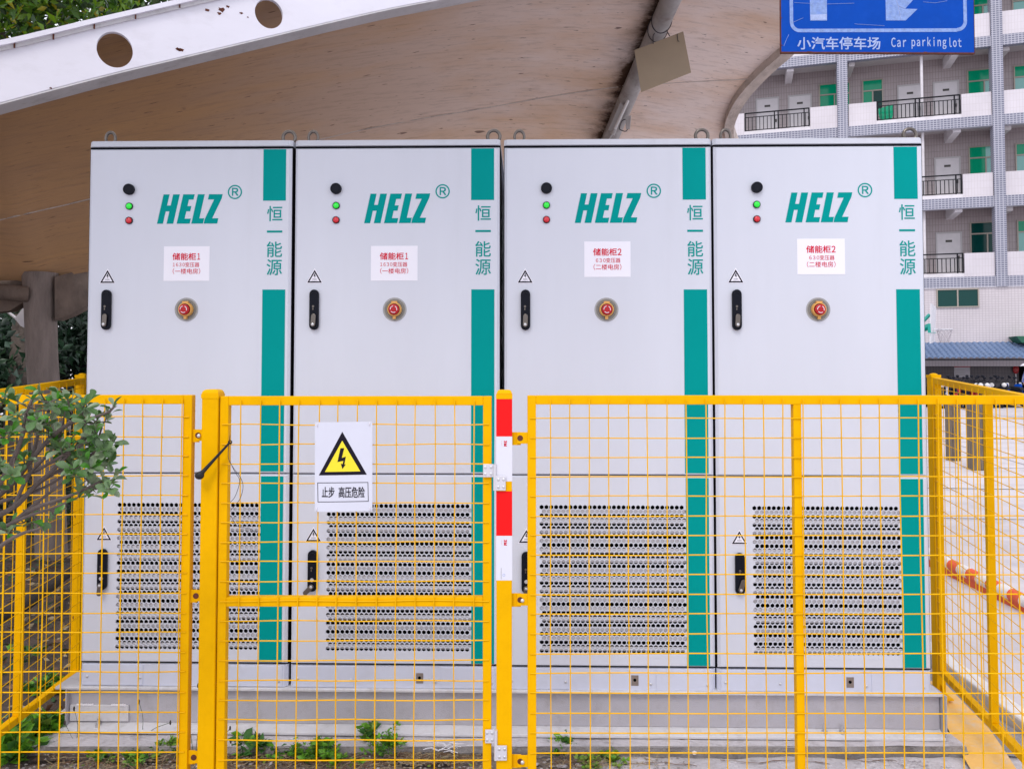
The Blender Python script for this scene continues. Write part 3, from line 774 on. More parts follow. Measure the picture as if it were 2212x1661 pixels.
proto = make_cabinet()
STK = [(('储能柜1', '1630变压器', '（一楼电房）'), (803, 533, 903, 608), True), (('储能柜1', '1630变压器', '（一楼电房）'), (802, 533, 903, 608), True),
       (('储能柜2', '630变压器', '（二楼电房）'), (807, 524, 906, 600), False), (('储能柜2', '630变压器', '（二楼电房）'), (811, 519, 912, 595), False)]
LBL = ['pale grey cabinet at the left end of the row, lower lock cover hanging down',
       'pale grey energy storage cabinet second from left, directly behind the high voltage warning sign',
       'pale grey energy storage cabinet third from left, right of the red and white banded post',
       'pale grey energy storage cabinet at the right end of the row, nearest the tiled building']
LOWER = [186, 224, 180, 18]
UPPER = [4, 4, 2, 3]
cabs = [proto] + [copy_tree(proto) for _ in range(3)]
for i, cab in enumerate(cabs):
    t = row_x(EDGES[i][0])
    cab.location = (ROW0.x + t * math.cos(YAW), ROW0.y + t * math.sin(YAW), ZB - [0, .001, .003, .004][i] + .003)
    cab.rotation_euler = (0, 0, YAW)
    tag(cab, LBL[i], 'cabinet', 'energy storage cabinets standing in a row')
    lines, (x0, y0, x1, y1), _ = STK[i]
    lx0, lx1, lz0, lz1 = xc(x0, 570), xc(x1, 570), zc(y1), zc(y0)
    m = MB(); m.box((lx0, -.0009, lz0), (lx1, -.0001, lz1)); st = m.build('label_sticker', 'sticker_white', cab)
    wv, hv_ = lx1 - lx0, lz1 - lz0
    pieces = [('储能柜', (.19, .70, .60, .80), .016), ('12'[i // 2], (.735 if i < 2 else .72, .79 if i < 2 else .80, .61, .79), .016),
              (('1630', (.20, .46, .415, .52), 0), ('630', (.25, .46, .415, .52), 0))[i // 2], ('变压器', (.47, .78, .40, .535), 0), (lines[2], (.20, .80, .20, .36), 0)]
    for txt, (u0, u1, v0, v1), bd in pieces:
        link('lettering', text_mesh('lettering', txt, (lx0 + u0 * wv, lz0 + v0 * hv_, lx0 + u1 * wv, lz0 + v1 * hv_), -.0015, 'print_red', heavy=(.0011 if bd else .00012)), st)
    dy = [0, 0, 0, 0][i]
    tri_sticker(cab, xc(680, 598), zc(598), .0615, .054)
    handle(cab, xc(680, 670), zc(714), zc(627), UPPER[i])
    tri_sticker(cab, xc(677.5, 1156), zc(1156), .0615, .052)
    handle(cab, xc(676.5, 1233), zc(1277), zc(1188), LOWER[i])

# steel channel that carries the cabinets
bm_ = tag(empty('steel_channel', (ROW0.x, ROW0.y, 0), YAW), 'grey painted steel channel beam lying under all four cabinets', 'steel beam')
LB = row_x(2004.5); b0, b1 = -0.045, LB + .035
ztop = ZB + .001; zf = 0.016
m = MB(); m.box((b0 - .05, -.012, ztop - .012), (b1, .30, ztop)); m.build('top_flange', 'beam_light', bm_, bev=.003)
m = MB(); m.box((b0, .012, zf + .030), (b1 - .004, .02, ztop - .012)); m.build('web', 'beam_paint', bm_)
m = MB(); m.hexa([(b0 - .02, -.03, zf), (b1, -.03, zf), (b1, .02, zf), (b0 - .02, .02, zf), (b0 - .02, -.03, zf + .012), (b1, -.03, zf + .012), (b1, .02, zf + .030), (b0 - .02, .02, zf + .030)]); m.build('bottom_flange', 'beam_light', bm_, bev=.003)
m = MB(); m.box((b1, -.028, zf), (b1 + .006, .5, ztop - .002)); m.box((b0 - .006, -.012, zf + .01), (b0, .5, ztop - .013)); m.build('end_plate', 'beam_paint', bm_)
m = MB(); m.box((b0 + .004, .004, zf + .034), (b0 + .25, .012, zf + .10)); m.build('patch_plate', 'beam_light', bm_, bev=.002)
m = MB()
for xw, n_ in ((b0 + .035, 8), (b0 + .18, 7)):
    for k_ in range(n_): m.ball((xw + k_ * .009, .006, zf + .100 + random.uniform(-.001, .001)), .006, 8)
m.build('weld_bead', 'litter_white', bm_, smooth=True)
for xb in (b0 + .13, LB - .44, LB - .01 - .36):
    m = MB(); m.disc((xb, 0), .012, 0, .01, 6); 
    for i_, v in enumerate(m.v): m.v[i_] = (v[0], -.006 - v[2], zf + .018 + v[1])
    m.tube([(xb, -.006, zf + .02), (xb, -.006, zf + .052)], .005, 8); m.build('anchor_bolt', 'zinc', bm_)

# =================================================================== FENCES
PITCH_W = 0.0600
def fence_panel(name, label, cat, A, B, za, zb, *, stiles=(), rails=(), wx0=0.045, wz_first=None, front=1, group=None, frame=0.028, stile_w=0.028, bend=0.0016, ends=(True, True), r=0.00195):
    """A,B plan points, za/zb = (bottom, top) at each end. Local x runs A->B, wires sit on the local -y face (front=1) or +y (-1)"""
    A, B = Vector((*A, 0)), Vector((*B, 0)); L = (B - A).length; ang = math.atan2(B.y - A.y, B.x - A.x)
    root = tag(empty(name, (A.x, A.y, 0), ang), label, cat, group)
    zt = lambda x: za[1] + (zb[1] - za[1]) * x / L
    zbm = lambda x: za[0] + (zb[0] - za[0]) * x / L
    h = frame / 2
    def rail(nm, f, x0, x1, hh):
        m = MB(); m.hexa([(x0, -h, f(x0) - hh), (x1, -h, f(x1) - hh), (x1, h, f(x1) - hh), (x0, h, f(x0) - hh), (x0, -h, f(x0)), (x1, -h, f(x1)), (x1, h, f(x1)), (x0, h, f(x0))]); m.build(nm, 'fence_yellow', root, bev=.002)
    def stile(x, w, nm='stile', inset=0.0):
        m = MB(); z0a, z1a = (lambda q: zbm(q) + inset), (lambda q: zt(q) - inset)
        hh = h - (0.0012 if inset else 0)
        m.hexa([(x, -hh, z0a(x)), (x + w, -hh, z0a(x + w)), (x + w, hh, z0a(x + w)), (x, hh, z0a(x)), (x, -hh, z1a(x)), (x + w, -hh, z1a(x + w)), (x + w, hh, z1a(x + w)), (x, hh, z1a(x))]); m.build(nm, 'fence_yellow', root, bev=.002)
    stile(0, stile_w); stile(L - stile_w, stile_w)
    rail('rail', zt, stile_w, L - stile_w, frame * 1.0); rail('rail', lambda x: zbm(x) + frame, stile_w, L - stile_w, frame)
    for x in stiles: stile(x, stile_w * .94, 'stile', frame)
    for z in rails: rail('rail', lambda x: z, stile_w, L - stile_w, frame)
    # corner weld seams
    yv, yh = -front * (h + 3 * r), -front * (h + r)
    def wire(pts):
        m = MB(); m.tube(pts, r, 6); m.build('wire', 'wire_yellow', root, smooth=True)
    x = wx0
    while x < L - stile_w * .4:
        n = 8; z0, z1 = zbm(x) + frame * .35, zt(x) - frame * .35
        ph, a = random.uniform(0, 6), random.uniform(.3, 1.3) * bend
        dx = random.uniform(-.001, .001)
        wire([(x + dx + a * math.sin(ph + k * 1.1), yv, z0 + (z1 - z0) * k / n) for k in range(n + 1)])
        x += PITCH_W
    z = wz_first
    while z > min(za[0], zb[0]) + frame:
        n = 10; ph, a = random.uniform(0, 6), random.uniform(.3, 1.2) * bend
        x0, x1 = stile_w * .3, L - stile_w * .3
        off = lambda xx: (zt(xx) - za[1])
        e0, e1 = random.uniform(-.0015, .0015), random.uniform(-.0015, .0015)
        wire([(x0 + (x1 - x0) * k / n, yh, z + off(x0 + (x1 - x0) * k / n) * (1 if abs(za[1] - zb[1]) > .001 else 0) + a * math.sin(ph + k * 1.3) + e0 + (e1 - e0) * k / n) for k in range(n + 1)])
        z -= PITCH_W
    return root, L

YF = 2.41
def fx(px): return at(px, 1250, YF).x
def fz(py): return at(1106, py, YF).z
XL = -1.93; XR = 1.75
ZBOT = 0.12
lp, lpL = fence_panel('mesh_fence', 'yellow wire mesh fence panel at the left, behind the leafy shrub', 'fence', (XL, YF), (fx(413.5), YF), (ZBOT, fz(853)), (ZBOT, fz(853)),
                      wx0=(fx(351.5) - XL) % PITCH_W, wz_first=fz(900), group='yellow mesh fence panels around the cabinets', stile_w=.0275)
rp, rpL = fence_panel('mesh_fence', 'long yellow wire mesh fence panel to the right of the banded post', 'fence', (fx(1139.5), YF), (XR, YF), (ZBOT, fz(854)), (ZBOT, fz(854)),
                      stiles=(fx(1715) - fx(1139.5),), wx0=fx(1189) - fx(1139.5), wz_first=fz(903), group='yellow mesh fence panels around the cabinets', stile_w=.0265)
gp, gpL = fence_panel('mesh_gate', 'yellow wire mesh gate carrying the high voltage warning sign', 'gate', (fx(475), YF - .004), (fx(1062), YF - .004), (ZBOT, fz(855.5)), (ZBOT, fz(855.5)),
                      rails=(fz(1286.5),), wx0=fx(522.4) - fx(475), wz_first=fz(916), stile_w=.0265)
sr, _ = fence_panel('mesh_fence', 'yellow mesh side fence panel receding towards the court at the right', 'fence', (1.765, YF + .05), (1.942, 3.53), (.115, 1.405), (.128, 1.466),
                    stiles=(.545,), wx0=.05, wz_first=1.36, front=-1, r=.0016, group='yellow mesh fence panels around the cabinets')
sl2, _ = fence_panel('mesh_fence', 'yellow mesh side fence panel receding beside the concrete pillar at the left', 'fence', (-1.925, YF + .05), (-1.960, 3.53), (.115, 1.405), (.128, 1.466),
                     stiles=(.60,), wx0=.05, wz_first=1.36, front=1, r=.0016, group='yellow mesh fence panels around the cabinets')

def lug(root, x0, x1, z0, z1, bolt=True, y=0.0):
    """welded clip plate with slot and bolt (local coordinates of the panel)"""
    cz, cx_ = (z0 + z1) / 2, (x0 + x1) / 2; s = (x1 - x0); 
    m = MB(); m.box((x0 - .004, -.006 + y, z0), (x0 + s * .60, -.002 + y, z1)); m.box((x0 + s * .35, -.0105 + y, z0 + (z1 - z0) * .12), (x1 + .003, -.0065 + y, z1 - (z1 - z0) * .0)); 
    b = m.build('bracket', 'fence_yellow', root, bev=.001)
    m = MB(); m.disc((cx_ + s * .05, cz + (z1 - z0) * .05), .009, -.0112 + y, -.0106 + y, 14); m.build('slot', 'rust', b)
    if bolt:
        m = MB(); m.disc((cx_ + s * .18, cz + (z1 - z0) * .03), .006, -.0165 + y, -.011 + y, 12, dome=.003); m.build('bolt', 'zinc', b, smooth=True)
    return b
for (y0, y1, bt) in ((927, 955, True), (1272, 1300, False), (1618, 1648, False)):
    lug(lp, fx(414) - XL, fx(437) - XL, fz(y1), fz(y0), bt)
x0_ = fx(1139.5)
for (y0, y1, bt) in ((933, 961, False), (1280, 1309, True), (1627, 1656, True)):
    lug(rp, fx(1105) - x0_, fx(1139) - x0_, fz(y1), fz(y0), bt)

def post(name, label, x0, x1, py_top, y=YF, group='fence posts'):
    xa, xb = fx(x0), fx(x1); zt = fz(py_top); w = xb - xa
    r = tag(empty(name, ((xa + xb) / 2, y, -0.03)), label, 'fence post', group)
    m = MB(); m.box((-w / 2, -w / 2, 0), (w / 2, w / 2, zt + .03 - .018)); m.build('shaft', 'fence_yellow', r, bev=.003)
    m = MB(); z = zt + .03 - .019
    m.box((-w / 2 - .0015, -w / 2 - .0015, z - .010), (w / 2 + .0015, w / 2 + .0015, z + .004))
    n = 6
    for k in range(n):
        a, b = R(90 * k / n), R(90 * (k + 1) / n); ra, rb_ = w / 2 * (math.cos(a) * .5 + .5), w / 2 * (math.cos(b) * .5 + .5) if k < n - 1 else w * .18
        za, zb = z + .004 + .014 * math.sin(a), z + .004 + .014 * math.sin(b)
        m.add([(-ra, -ra, za), (ra, -ra, za), (ra, ra, za), (-ra, ra, za), (-rb_, -rb_, zb), (rb_, -rb_, zb), (rb_, rb_, zb), (-rb_, rb_, zb)], [(4, 5, 6, 7), (0, 1, 5, 4), (1, 2, 6, 5), (2, 3, 7, 6), (3, 0, 4, 7)])
    m.build('post_cap', 'fence_yellow', r)
    m = MB(); m.box((-w, -w, 0), (w, w, .006)); m.build('foot_plate', 'fence_yellow', r)
    return r, w
gpost, gw = post('fence_post', 'plain yellow square gate post left of the mesh gate', 437.5, 473, 840)
cpost, cw = post('fence_post', 'yellow square post wrapped in red and white reflective bands', 1072.5, 1106, 841)
def band(za, zb, mt, nm='reflective_band'):
    m = MB(); e = cw / 2 + .0006; m.box((-e, -e, fz(za) + .03), (e, e, fz(zb) + .03)); return m.build(nm, mt, cpost)
band(941, 851, 'tape_red'); w1 = band(1037, 941.3, 'tape_white'); band(1153, 1058, 'tape_red'); w2 = band(1248.5, 1153.3, 'tape_white')
def post_print(w_, yy0, yy1, body, x0, x1, bold, nm='lettering', mt='print_red'):
    # print runs down the band: text turned a quarter turn clockwise
    me = text_mesh(nm, body, (0, 0, fz(yy0) - fz(yy1), x1 - x0), 0, mt, bold=bold)
    me.transform(Matrix.Translation((x0, -cw / 2 - .0012, fz(yy0) + .03)) @ Matrix.Rotation(R(90), 4, 'Y'))
    link(nm, me, w_)
for w_, y_ in ((w1, 949.5), (w2, 1161)):
    post_print(w_, y_, y_ + 12.5, '3M', -.001, .0085, .05)
    post_print(w_, y_ + 1, y_ + 11, 'Diamond', -.0085, -.0065, 0.0)
m = MB(); m.ring((0, 0), .0035, .0008, 0, .0004, 20); 
o = m.build('emblem', 'sign_scratch', w2, loc=(-.001, -cw / 2 - .0012, fz(1237) + .03))
m = MB(); m.box((0, 0, 0), (.0006, .0004, .034)); m.build('fine_print', 'print_black', w2, loc=(-.0095, -cw / 2 - .0012, fz(1249) + .035))
# far posts at the rear corners
for X_, lb in ((1.962, 'yellow corner post behind the right end of the cabinet row'), (-2.0, 'yellow corner post behind the left end of the cabinet row')):
    r = tag(empty('fence_post', (X_, 3.585, -0.03)), lb, 'fence post', 'fence posts'); w = .042
    zt = 1.475
    m = MB(); m.box((-w / 2, -w / 2, 0), (w / 2, w / 2, zt + .03)); m.build('shaft', 'fence_yellow', r, bev=.003)
    m = MB(); m.box((-w / 2 - .002, -w / 2 - .002, zt + .02), (w / 2 + .002, w / 2 + .002, zt + .033)); m.ball((0, 0, zt + .033), w * .42, 12, (1, 1, .45)); m.build('post_cap', 'fence_yellow', r, smooth=True)
    m = MB(); m.box((-w * .9, -w * .9, .03), (w * 1.1, w * .9, .037)); m.hexa([(-.003, -w / 2 - .05, .037), (.003, -w / 2 - .05, .037), (.003, -w / 2, .037), (-.003, -w / 2, .037), (-.003, -w / 2 - .01, .09), (.003, -w / 2 - .01, .09), (.003, -w / 2, .10), (-.003, -w / 2, .10)]); m.build('foot_plate', 'fence_yellow', r)
    for z in (1.33, .86, .4):
        m = MB(); m.disc((0 if X_ > 0 else 0.0, z), .011, -w / 2 - .004, -w / 2, 12); m.build('bolt_hole', 'rust', r)

# hinges of the gate
gx = fx(475)
for (a, b, ya, yb, c_, d, yc, yd) in ((1044, 1066, 1000, 1028, 1072.5, 1092.5, 1025, 1056), (1049, 1068, 1567, 1596, 1075, 1095, 1599, 1631)):
    h_ = empty('hinge', (0, 0, 0)); h_.parent = gp
    yp = -.0215
    m = MB(); m.box((fx(a) - gx, yp, fz(yb)), (fx(b) + .004 - gx, yp + .003, fz(ya))); 
    m.box((fx(c_) - .006 - gx, yp - .006, fz(yd)), (fx(d) - gx, yp - .003, fz(yc))); m.build('leaf', 'hinge_metal', h_, bev=.001)
    m = MB(); xk = fx((b + c_) / 2) - gx; m.tube([(xk, yp - .002, fz(yd)), (xk, yp - .002, fz(ya))], .0052, 12); m.build('barrel', 'hinge_metal', h_, smooth=True)
    for u0, u1, v0, v1, yy in ((a, b, ya, yb, yp), (c_, d, yc, yd, yp - .006)):
        for su in (.22, .78):
            for sv in (.24, .76):
                m = MB(); m.disc((fx(u0 + (u1 - u0) * su) - gx, fz(v0 + (v1 - v0) * sv)), .0042, yy - .0012, yy, 14, dome=.001); m.disc((fx(u0 + (u1 - u0) * su) - gx, fz(v0 + (v1 - v0) * sv)), .0018, yy - .0026, yy - .002, 8)
                m.build('hinge_screw', 'zinc', h_, smooth=True)

# black rubber strap on the gate latch
a, b = at(431, 1027, YF - .055), at(497, 955, YF - .035)
r = tag(empty('rubber_strap', a), 'black rubber strap with a round knob, slung across the gate post', 'strap')
m = MB(); d = b - a; m.tube([d * .03, d * .12, d * .5, d * .96, d], [.0105, .0065, .0045, .0035, .0038], 10); m.build('strap', 'rubber', r, smooth=True)
m = MB(); m.ball((0, 0, 0), .0135, 16, (1.05, .8, .9)); m.build('knob', 'rubber', r, smooth=True)
m = MB(); m.torus(d, .005, .0018, 'y', 14, 6); m.build('eyelet', 'knob_black', r, smooth=True)
def curve_pts(pts, n=8):
    pts = [Vector(p) for p in pts]; out = []
    P = [pts[0]] + pts + [pts[-1]]
    for i in range(1, len(P) - 2):
        for k in range(n):
            t = k / n; p0, p1, p2, p3 = P[i - 1:i + 3]
            out.append(.5 * ((2 * p1) + (p2 - p0) * t + (2 * p0 - 5 * p1 + 4 * p2 - p3) * t * t + (3 * p1 - p0 - 3 * p2 + p3) * t ** 3))
    return out + [pts[-1]]
# loose wire loops
wr = MB()
for pl in ([(497, 940), (493, 985), (504, 1010), (520, 1032), (525, 1052), (518, 1078), (500, 1100)],
           [(496, 995), (508, 1020), (516, 1032), (517, 1045), (508, 1072), (497, 1085)],
           [(500, 1115), (512, 1135), (540, 1142), (552, 1150)]):
    wr.tube(curve_pts([at(x, y, YF - .03) for x, y in pl], 6), .0009, 5)
tag(wr.build('loose_wire', 'wire_dark', smooth=True), 'thin black wire curling loose from the gate stile', 'wire')

# high voltage sign on the gate
ys_ = YF - .034
sg = tag(empty('warning_sign', (fx(744), ys_, fz(1005))), 'white high voltage warning sign with a yellow triangle hung on the gate mesh', 'warning sign')
def sx(px): return fx(px) - fx(744)
def sz(py): return fz(py) - fz(1005)
m = MB()
nx, nz = 9, 13; vs = []
for s_ in (0, 1):
    for j in range(nz):
        for i in range(nx):
            u, v = i / (nx - 1), j / (nz - 1)
            bow = .0035 * math.sin(u * math.pi) * (.6 + .4 * v) + .004 * max(0, u + v - 1.75) * 2
            vs.append((sx(683.5 + (806.5 - 683.5) * u + 1.2 * (1 - v)), -bow + s_ * .0012, sz(1100 + (909.5 - 1100) * v + (u - .5) * -1.5)))
fs = []
for j in range(nz - 1):
    for i in range(nx - 1):
        q = j * nx + i; fs.append((q, q + 1, q + nx + 1, q + nx)); q += nx * nz; fs.append((q, q + nx, q + nx + 1, q + 1))
N_ = nx * nz
for i in range(nx - 1): fs += [(i, i + N_, i + 1 + N_, i + 1), (N_ - nx + i, N_ - nx + i + 1, 2 * N_ - nx + i + 1, 2 * N_ - nx + i)]
for j in range(nz - 1): fs += [(j * nx, (j + 1) * nx, (j + 1) * nx + N_, j * nx + N_), (j * nx + nx - 1, j * nx + nx - 1 + N_, (j + 1) * nx + nx - 1 + N_, (j + 1) * nx + nx - 1)]
m.add(vs, fs); pl_ = m.build('board', 'sign_white', sg, smooth=True)
def lay(me_or_mb, nm, mt, dy, z_=None):
    o = me_or_mb.build(nm, mt, sg) if isinstance(me_or_mb, MB) else link(nm, me_or_mb, sg)
    x0, x1, z0, z1 = sx(683.5), sx(806.5), sz(1100), sz(909.5)
    for v in o.data.vertices:
        u = (v.co.x - x0) / (x1 - x0); w_ = (v.co.z - z0) / (z1 - z0)
        v.co.y += -.0035 * math.sin(u * math.pi) * (.6 + .4 * w_) - dy
    return o
def subdiv_poly(pl, n=6):
    out = []
    for k in range(len(pl)):
        p, q = pl[k], pl[(k + 1) % len(pl)]
        out += [(p[0] + (q[0] - p[0]) * t / n, p[1] + (q[1] - p[1]) * t / n) for t in range(n)]
    return out
ZX = lambda x: 840 * .781 + x * (210 / 1292) * .781
ZY = lambda y: 1150 * .781 + y * (270 / 1661) * .781
P_ = lambda l: [(sx(ZX(x)), sz(ZY(y))) for x, y in l]
def tri_fan(poly_pts, n=12):  # triangle as a fine grid so it follows the bow of the board
    A_, B_, C_ = [Vector((p[0], 0, p[1])) for p in poly_pts]; m = MB(); vs = []; idx = {}
    for i in range(n + 1):
        for j in range(n + 1 - i):
            idx[i, j] = len(vs); vs.append(A_ + (B_ - A_) * (i / n) + (C_ - A_) * (j / n))
    fs = []
    for i in range(n):
        for j in range(n - i):
            fs.append((idx[i, j], idx[i + 1, j], idx[i, j + 1]))
            if i + j < n - 1: fs.append((idx[i + 1, j], idx[i + 1, j + 1], idx[i, j + 1]))
    return m.add(vs, fs)
lay(tri_fan(P_([(290, 985), (1100, 972), (684, 252)])), 'triangle_border', 'print_black', .0003)
lay(tri_fan(P_([(395, 926), (990, 915), (684, 402)])), 'triangle', 'sign_yellow', .0007)
m = MB(); m.prism(P_([(655, 528), (718, 526), (680, 690), (748, 668), (722, 800), (747, 798), (691, 876), (662, 785), (693, 795), (705, 738), (606, 760)]), -.0002, 0); lay(m, 'lightning_bolt', 'print_black', .0011)
m = MB()
fr = [(272, 1110), (1118, 1102), (1127, 1418), (280, 1430)]
for k_ in range(4):
    p, q = fr[k_], fr[(k_ + 1) % 4]
    d = Vector((q[0] - p[0], q[1] - p[1])); L_ = d.length; nrm = Vector((-d.y, d.x)) / L_ * 5; e = d / L_ * 5
    for t in range(8):
        a_ = Vector(p) + d * t / 8 - (e if t == 0 else e * 0); b_ = Vector(p) + d * (t + 1) / 8 + (e if t == 7 else e * 0)
        m.prism(P_([tuple(a_ + nrm), tuple(b_ + nrm), tuple(b_ - nrm), tuple(a_ - nrm)]), -.0001, 0)
lay(m, 'text_frame', 'print_black', .0004)
for txt, (u0, v0, u1, v1) in (('止步', (345, 1180, 555, 1355)), ('高压危险', (628, 1178, 1062, 1358))):
    lay(text_mesh('lettering', txt, (sx(ZX(u0)), sz(ZY(v1)), sx(ZX(u1)), sz(ZY(v0))), 0, 'print_black', heavy=.0007), 'lettering', None, .0008)
for x, y in ((689, 916), (801, 914), (689, 1096), (803, 1093)):
    m = MB(); m.torus((sx(x), -.001, sz(y)), .005, .0011, 'x', 10, 5); m.build('cable_tie', 'litter_white', sg, smooth=True)

# =================================================================== CANOPY
A_ = at(0, 222, 4.2); B_ = at(930, 0, 5.3)
fd = Vector((B_.x - A_.x, B_.y - A_.y, 0)).normalized(); fn = Vector((-fd.y, fd.x, 0))     # fascia runs along fd; fn points away from the viewer
FA = Vector((A_.x, A_.y, 0)); fang = math.atan2(fd.y, fd.x)
def on_fascia(px, py, off=0.0):
    d = ray(px, py); o = Vector((0, 0, EYE)); P0 = FA + fn * off
    t = (P0 - o).dot(fn) / d.dot(fn); p = o + d * t
    return (p - P0).dot(fd), p.z, p
top_px = [(-800, 262), (-500, 200), (-200, 138), (0, 99), (100, 76), (200, 52), (330, 22), (470, -10), (640, -46), (930, -100), (1300, -130), (1600, -118), (1800, -85), (1960, -40)]
bot_px = [(1960, -25), (1800, -50), (1600, -60), (1300, -62), (930, 1), (760, 36), (581, 78), (400, 121), (248, 157), (120, 190), (0, 222), (-200, 276), (-500, 350), (-800, 420)]
def dens(l, n=5):
    v = curve_pts([Vector((x, y, 0)) for x, y in l], n); return [(p.x, p.y) for p in v]
tp, bp_ = dens(top_px), dens(bot_px)
outer = [on_fascia(x, y)[:2] for x, y in tp + bp_]
holes = []
for hx, hy, hr in ((248, 108, 38.5), (581, 30, 32), (-118, 190, 46), (985, -45, 24)):
    c0, c1, _ = on_fascia(hx, hy); r0 = abs(on_fascia(hx, hy + hr)[1] - c1)
    holes.append([(c0 + r0 * .9 * math.cos(2 * math.pi * k / 40), c1 + r0 * math.sin(2 * math.pi * k / 40)) for k in range(40)])
can = tag(empty('canopy', (FA.x, FA.y, 0), fang), 'big curved concrete canopy with a brown board-marked underside and a white holed edge beam', 'canopy')
TF = .03
link('edge_beam', curve_plate('edge_beam', outer, holes, TF, 'fascia_white'), can)
# grey soffit of the edge beam and the capping strip with its clips
m = MB()
for k in range(len(bp_) - 1):
    (x0, z0, _), (x1, z1, _) = on_fascia(*bp_[k]), on_fascia(*bp_[k + 1])
    m.hexa([(x0, .002, z0 - .012), (x1, .002, z1 - .012), (x1, .17, z1 - .012), (x0, .17, z0 - .012), (x0, .002, z0 - .001), (x1, .002, z1 - .001), (x1, .17, z1 - .001), (x0, .17, z0 - .001)])
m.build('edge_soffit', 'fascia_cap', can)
m = MB()
for k in range(len(tp) - 1):
    (x0, z0, _), (x1, z1, _) = on_fascia(*tp[k]), on_fascia(*tp[k + 1])
    m.hexa([(x0, -.03, z0 - .012), (x1, -.03, z1 - .012), (x1, .10, z1 - .012), (x0, .10, z0 - .012), (x0, -.03, z0 + .018), (x1, -.03, z1 + .018), (x1, .10, z1 + .018), (x0, .10, z0 + .018)])
m.build('capping_strip', 'fascia_white', can)
m = MB()
for k in range(len(tp) - 1):
    (x0, z0, _), (x1, z1, _) = on_fascia(*tp[k]), on_fascia(*tp[k + 1])
    m.hexa([(x0, -.012, z0 - .035), (x1, -.012, z1 - .035), (x1, -.001, z1 - .035), (x0, -.001, z0 - .035), (x0, -.012, z0 - .012), (x1, -.012, z1 - .012), (x1, -.001, z1 - .012), (x0, -.001, z0 - .012)])
m.build('drip_strip', 'fascia_cap', can)
for px, py in ((32, 92), (116, 74), (204, 51), (293, 30), (388, 6), (-60, 112), (-160, 132)):
    x, z, _ = on_fascia(px, py + 6)
    m = MB(); m.box((x - .004, -.018, z - .022), (x + .004, -.011, z + .012)); m.build('clip', 'rust', can)
# rust holes and peeling paint
for px, py, s_ in ((448, 23, .016), (478, 22, .02), (492, 15, .012), (521, 29, .010), (535, 38, .006), (388, 108, .014), (391, 109, .017), (384, 107, .013), (110, 191, .008), (145, 72, .014), (474, 30, .012)):
    x, z, _ = on_fascia(px, py)
    pl = [(x + s_ * random.uniform(.5, 1.1) * math.cos(a) * 1.2, z + s_ * random.uniform(.35, .9) * math.sin(a)) for a in [2 * math.pi * k / 11 for k in range(11)]]
    m = MB(); m.prism(pl, -.0015, 0); m.build('rust_spot', 'rust', can)

# brown shell: surface through four edge curves
def poly3(pts, n):
    P = curve_pts(pts, 8); P = np.array([list(p) for p in P]); L = np.r_[0, np.cumsum(np.linalg.norm(np.diff(P, axis=0), axis=1))]
    t = np.linspace(0, L[-1], n); return np.stack([np.interp(t, L, P[:, k]) for k in range(3)], 1)
NU, NV = 110, 60
Fp = [on_fascia(x, y + 24, TF)[2] for x, y in ((-800, 262), (-300, 158), (0, 99), (330, 22), (640, -46), (930, -100), (1300, -130), (1600, -118), (1800, -85), (1960, -40))]
Bp = [at(-700, 660, 5.6), at(-300, 640, 5.9), at(0, 606, 6.2), at(80, 612, 6.3), at(185, 588, 6.5), at(700, 505, 7.6), at(1200, 440, 8.8), at(1690, 470, 10.0)]
Rp = [Fp[-1], at(1850, 20, 7.4), at(1758, 62, 7.75), at(1700, 110, 8.0), at(1650, 155, 8.25), at(1607, 205, 8.5), at(1585, 250, 8.8), at(1583, 280, 9.0), at(1597, 320, 9.25), at(1640, 400, 9.6), Bp[-1]]
Lp = [Fp[0], at(-780, 450, 4.6), Bp[0]]
f_, b_, r_, l_ = poly3(Fp, NU), poly3(Bp, NU), poly3(Rp, NV), poly3(Lp, NV)
U = np.linspace(0, 1, NU)[None, :, None]; V = np.linspace(0, 1, NV)[:, None, None]
S = (1 - V) * f_[None] + V * b_[None] + (1 - U) * l_[:, None] + U * r_[:, None] - ((1 - U) * (1 - V) * f_[0] + U * (1 - V) * f_[-1] + (1 - U) * V * b_[0] + U * V * b_[-1])
def surf_px(px, py):
    d = np.array([proj(p) for p in S.reshape(-1, 3)]); k = int(np.argmin((d[:, 0] - px) ** 2 + (d[:, 1] - py) ** 2)); return S.reshape(-1, 3)[k], divmod(k, NU)
PJ = np.array([proj(p) for p in S.reshape(-1, 3)])
def on_shell(px, py):
    dd = (PJ[:, 0] - px) ** 2 + (PJ[:, 1] - py) ** 2; ks = np.argsort(dd)[:4]; w = 1 / (dd[ks] + 1); Yd = (S.reshape(-1, 3)[ks, 1] * w).sum() / w.sum()
    return at(px, py, Yd)
verts = [tuple(p) for p in S.reshape(-1, 3)]
top = S.copy(); top[..., 2] += .05
verts += [tuple(p) for p in top.reshape(-1, 3)]
NN = NU * NV; fs = []; uvs = []
UL = np.r_[0, np.cumsum(np.linalg.norm(np.diff(S[NV // 2], axis=0), axis=1))]; VL = np.r_[0, np.cumsum(np.linalg.norm(np.diff(S[:, NU // 2], axis=0), axis=1))]
for j in range(NV - 1):
    for i in range(NU - 1):
        q = j * NU + i; fs.append((q, q + 1, q + NU + 1, q + NU)); fs.append((q + NN, q + NU + NN, q + NU + 1 + NN, q + 1 + NN))
for i in range(NU - 1): fs.append((NN - NU + i, NN - NU + i + 1, 2 * NN - NU + i + 1, 2 * NN - NU + i)); fs.append((i, i + NN, i + NN + 1, i + 1))
for j in range(NV - 1): fs.append((j * NU, (j + 1) * NU, (j + 1) * NU + NN, j * NU + NN))
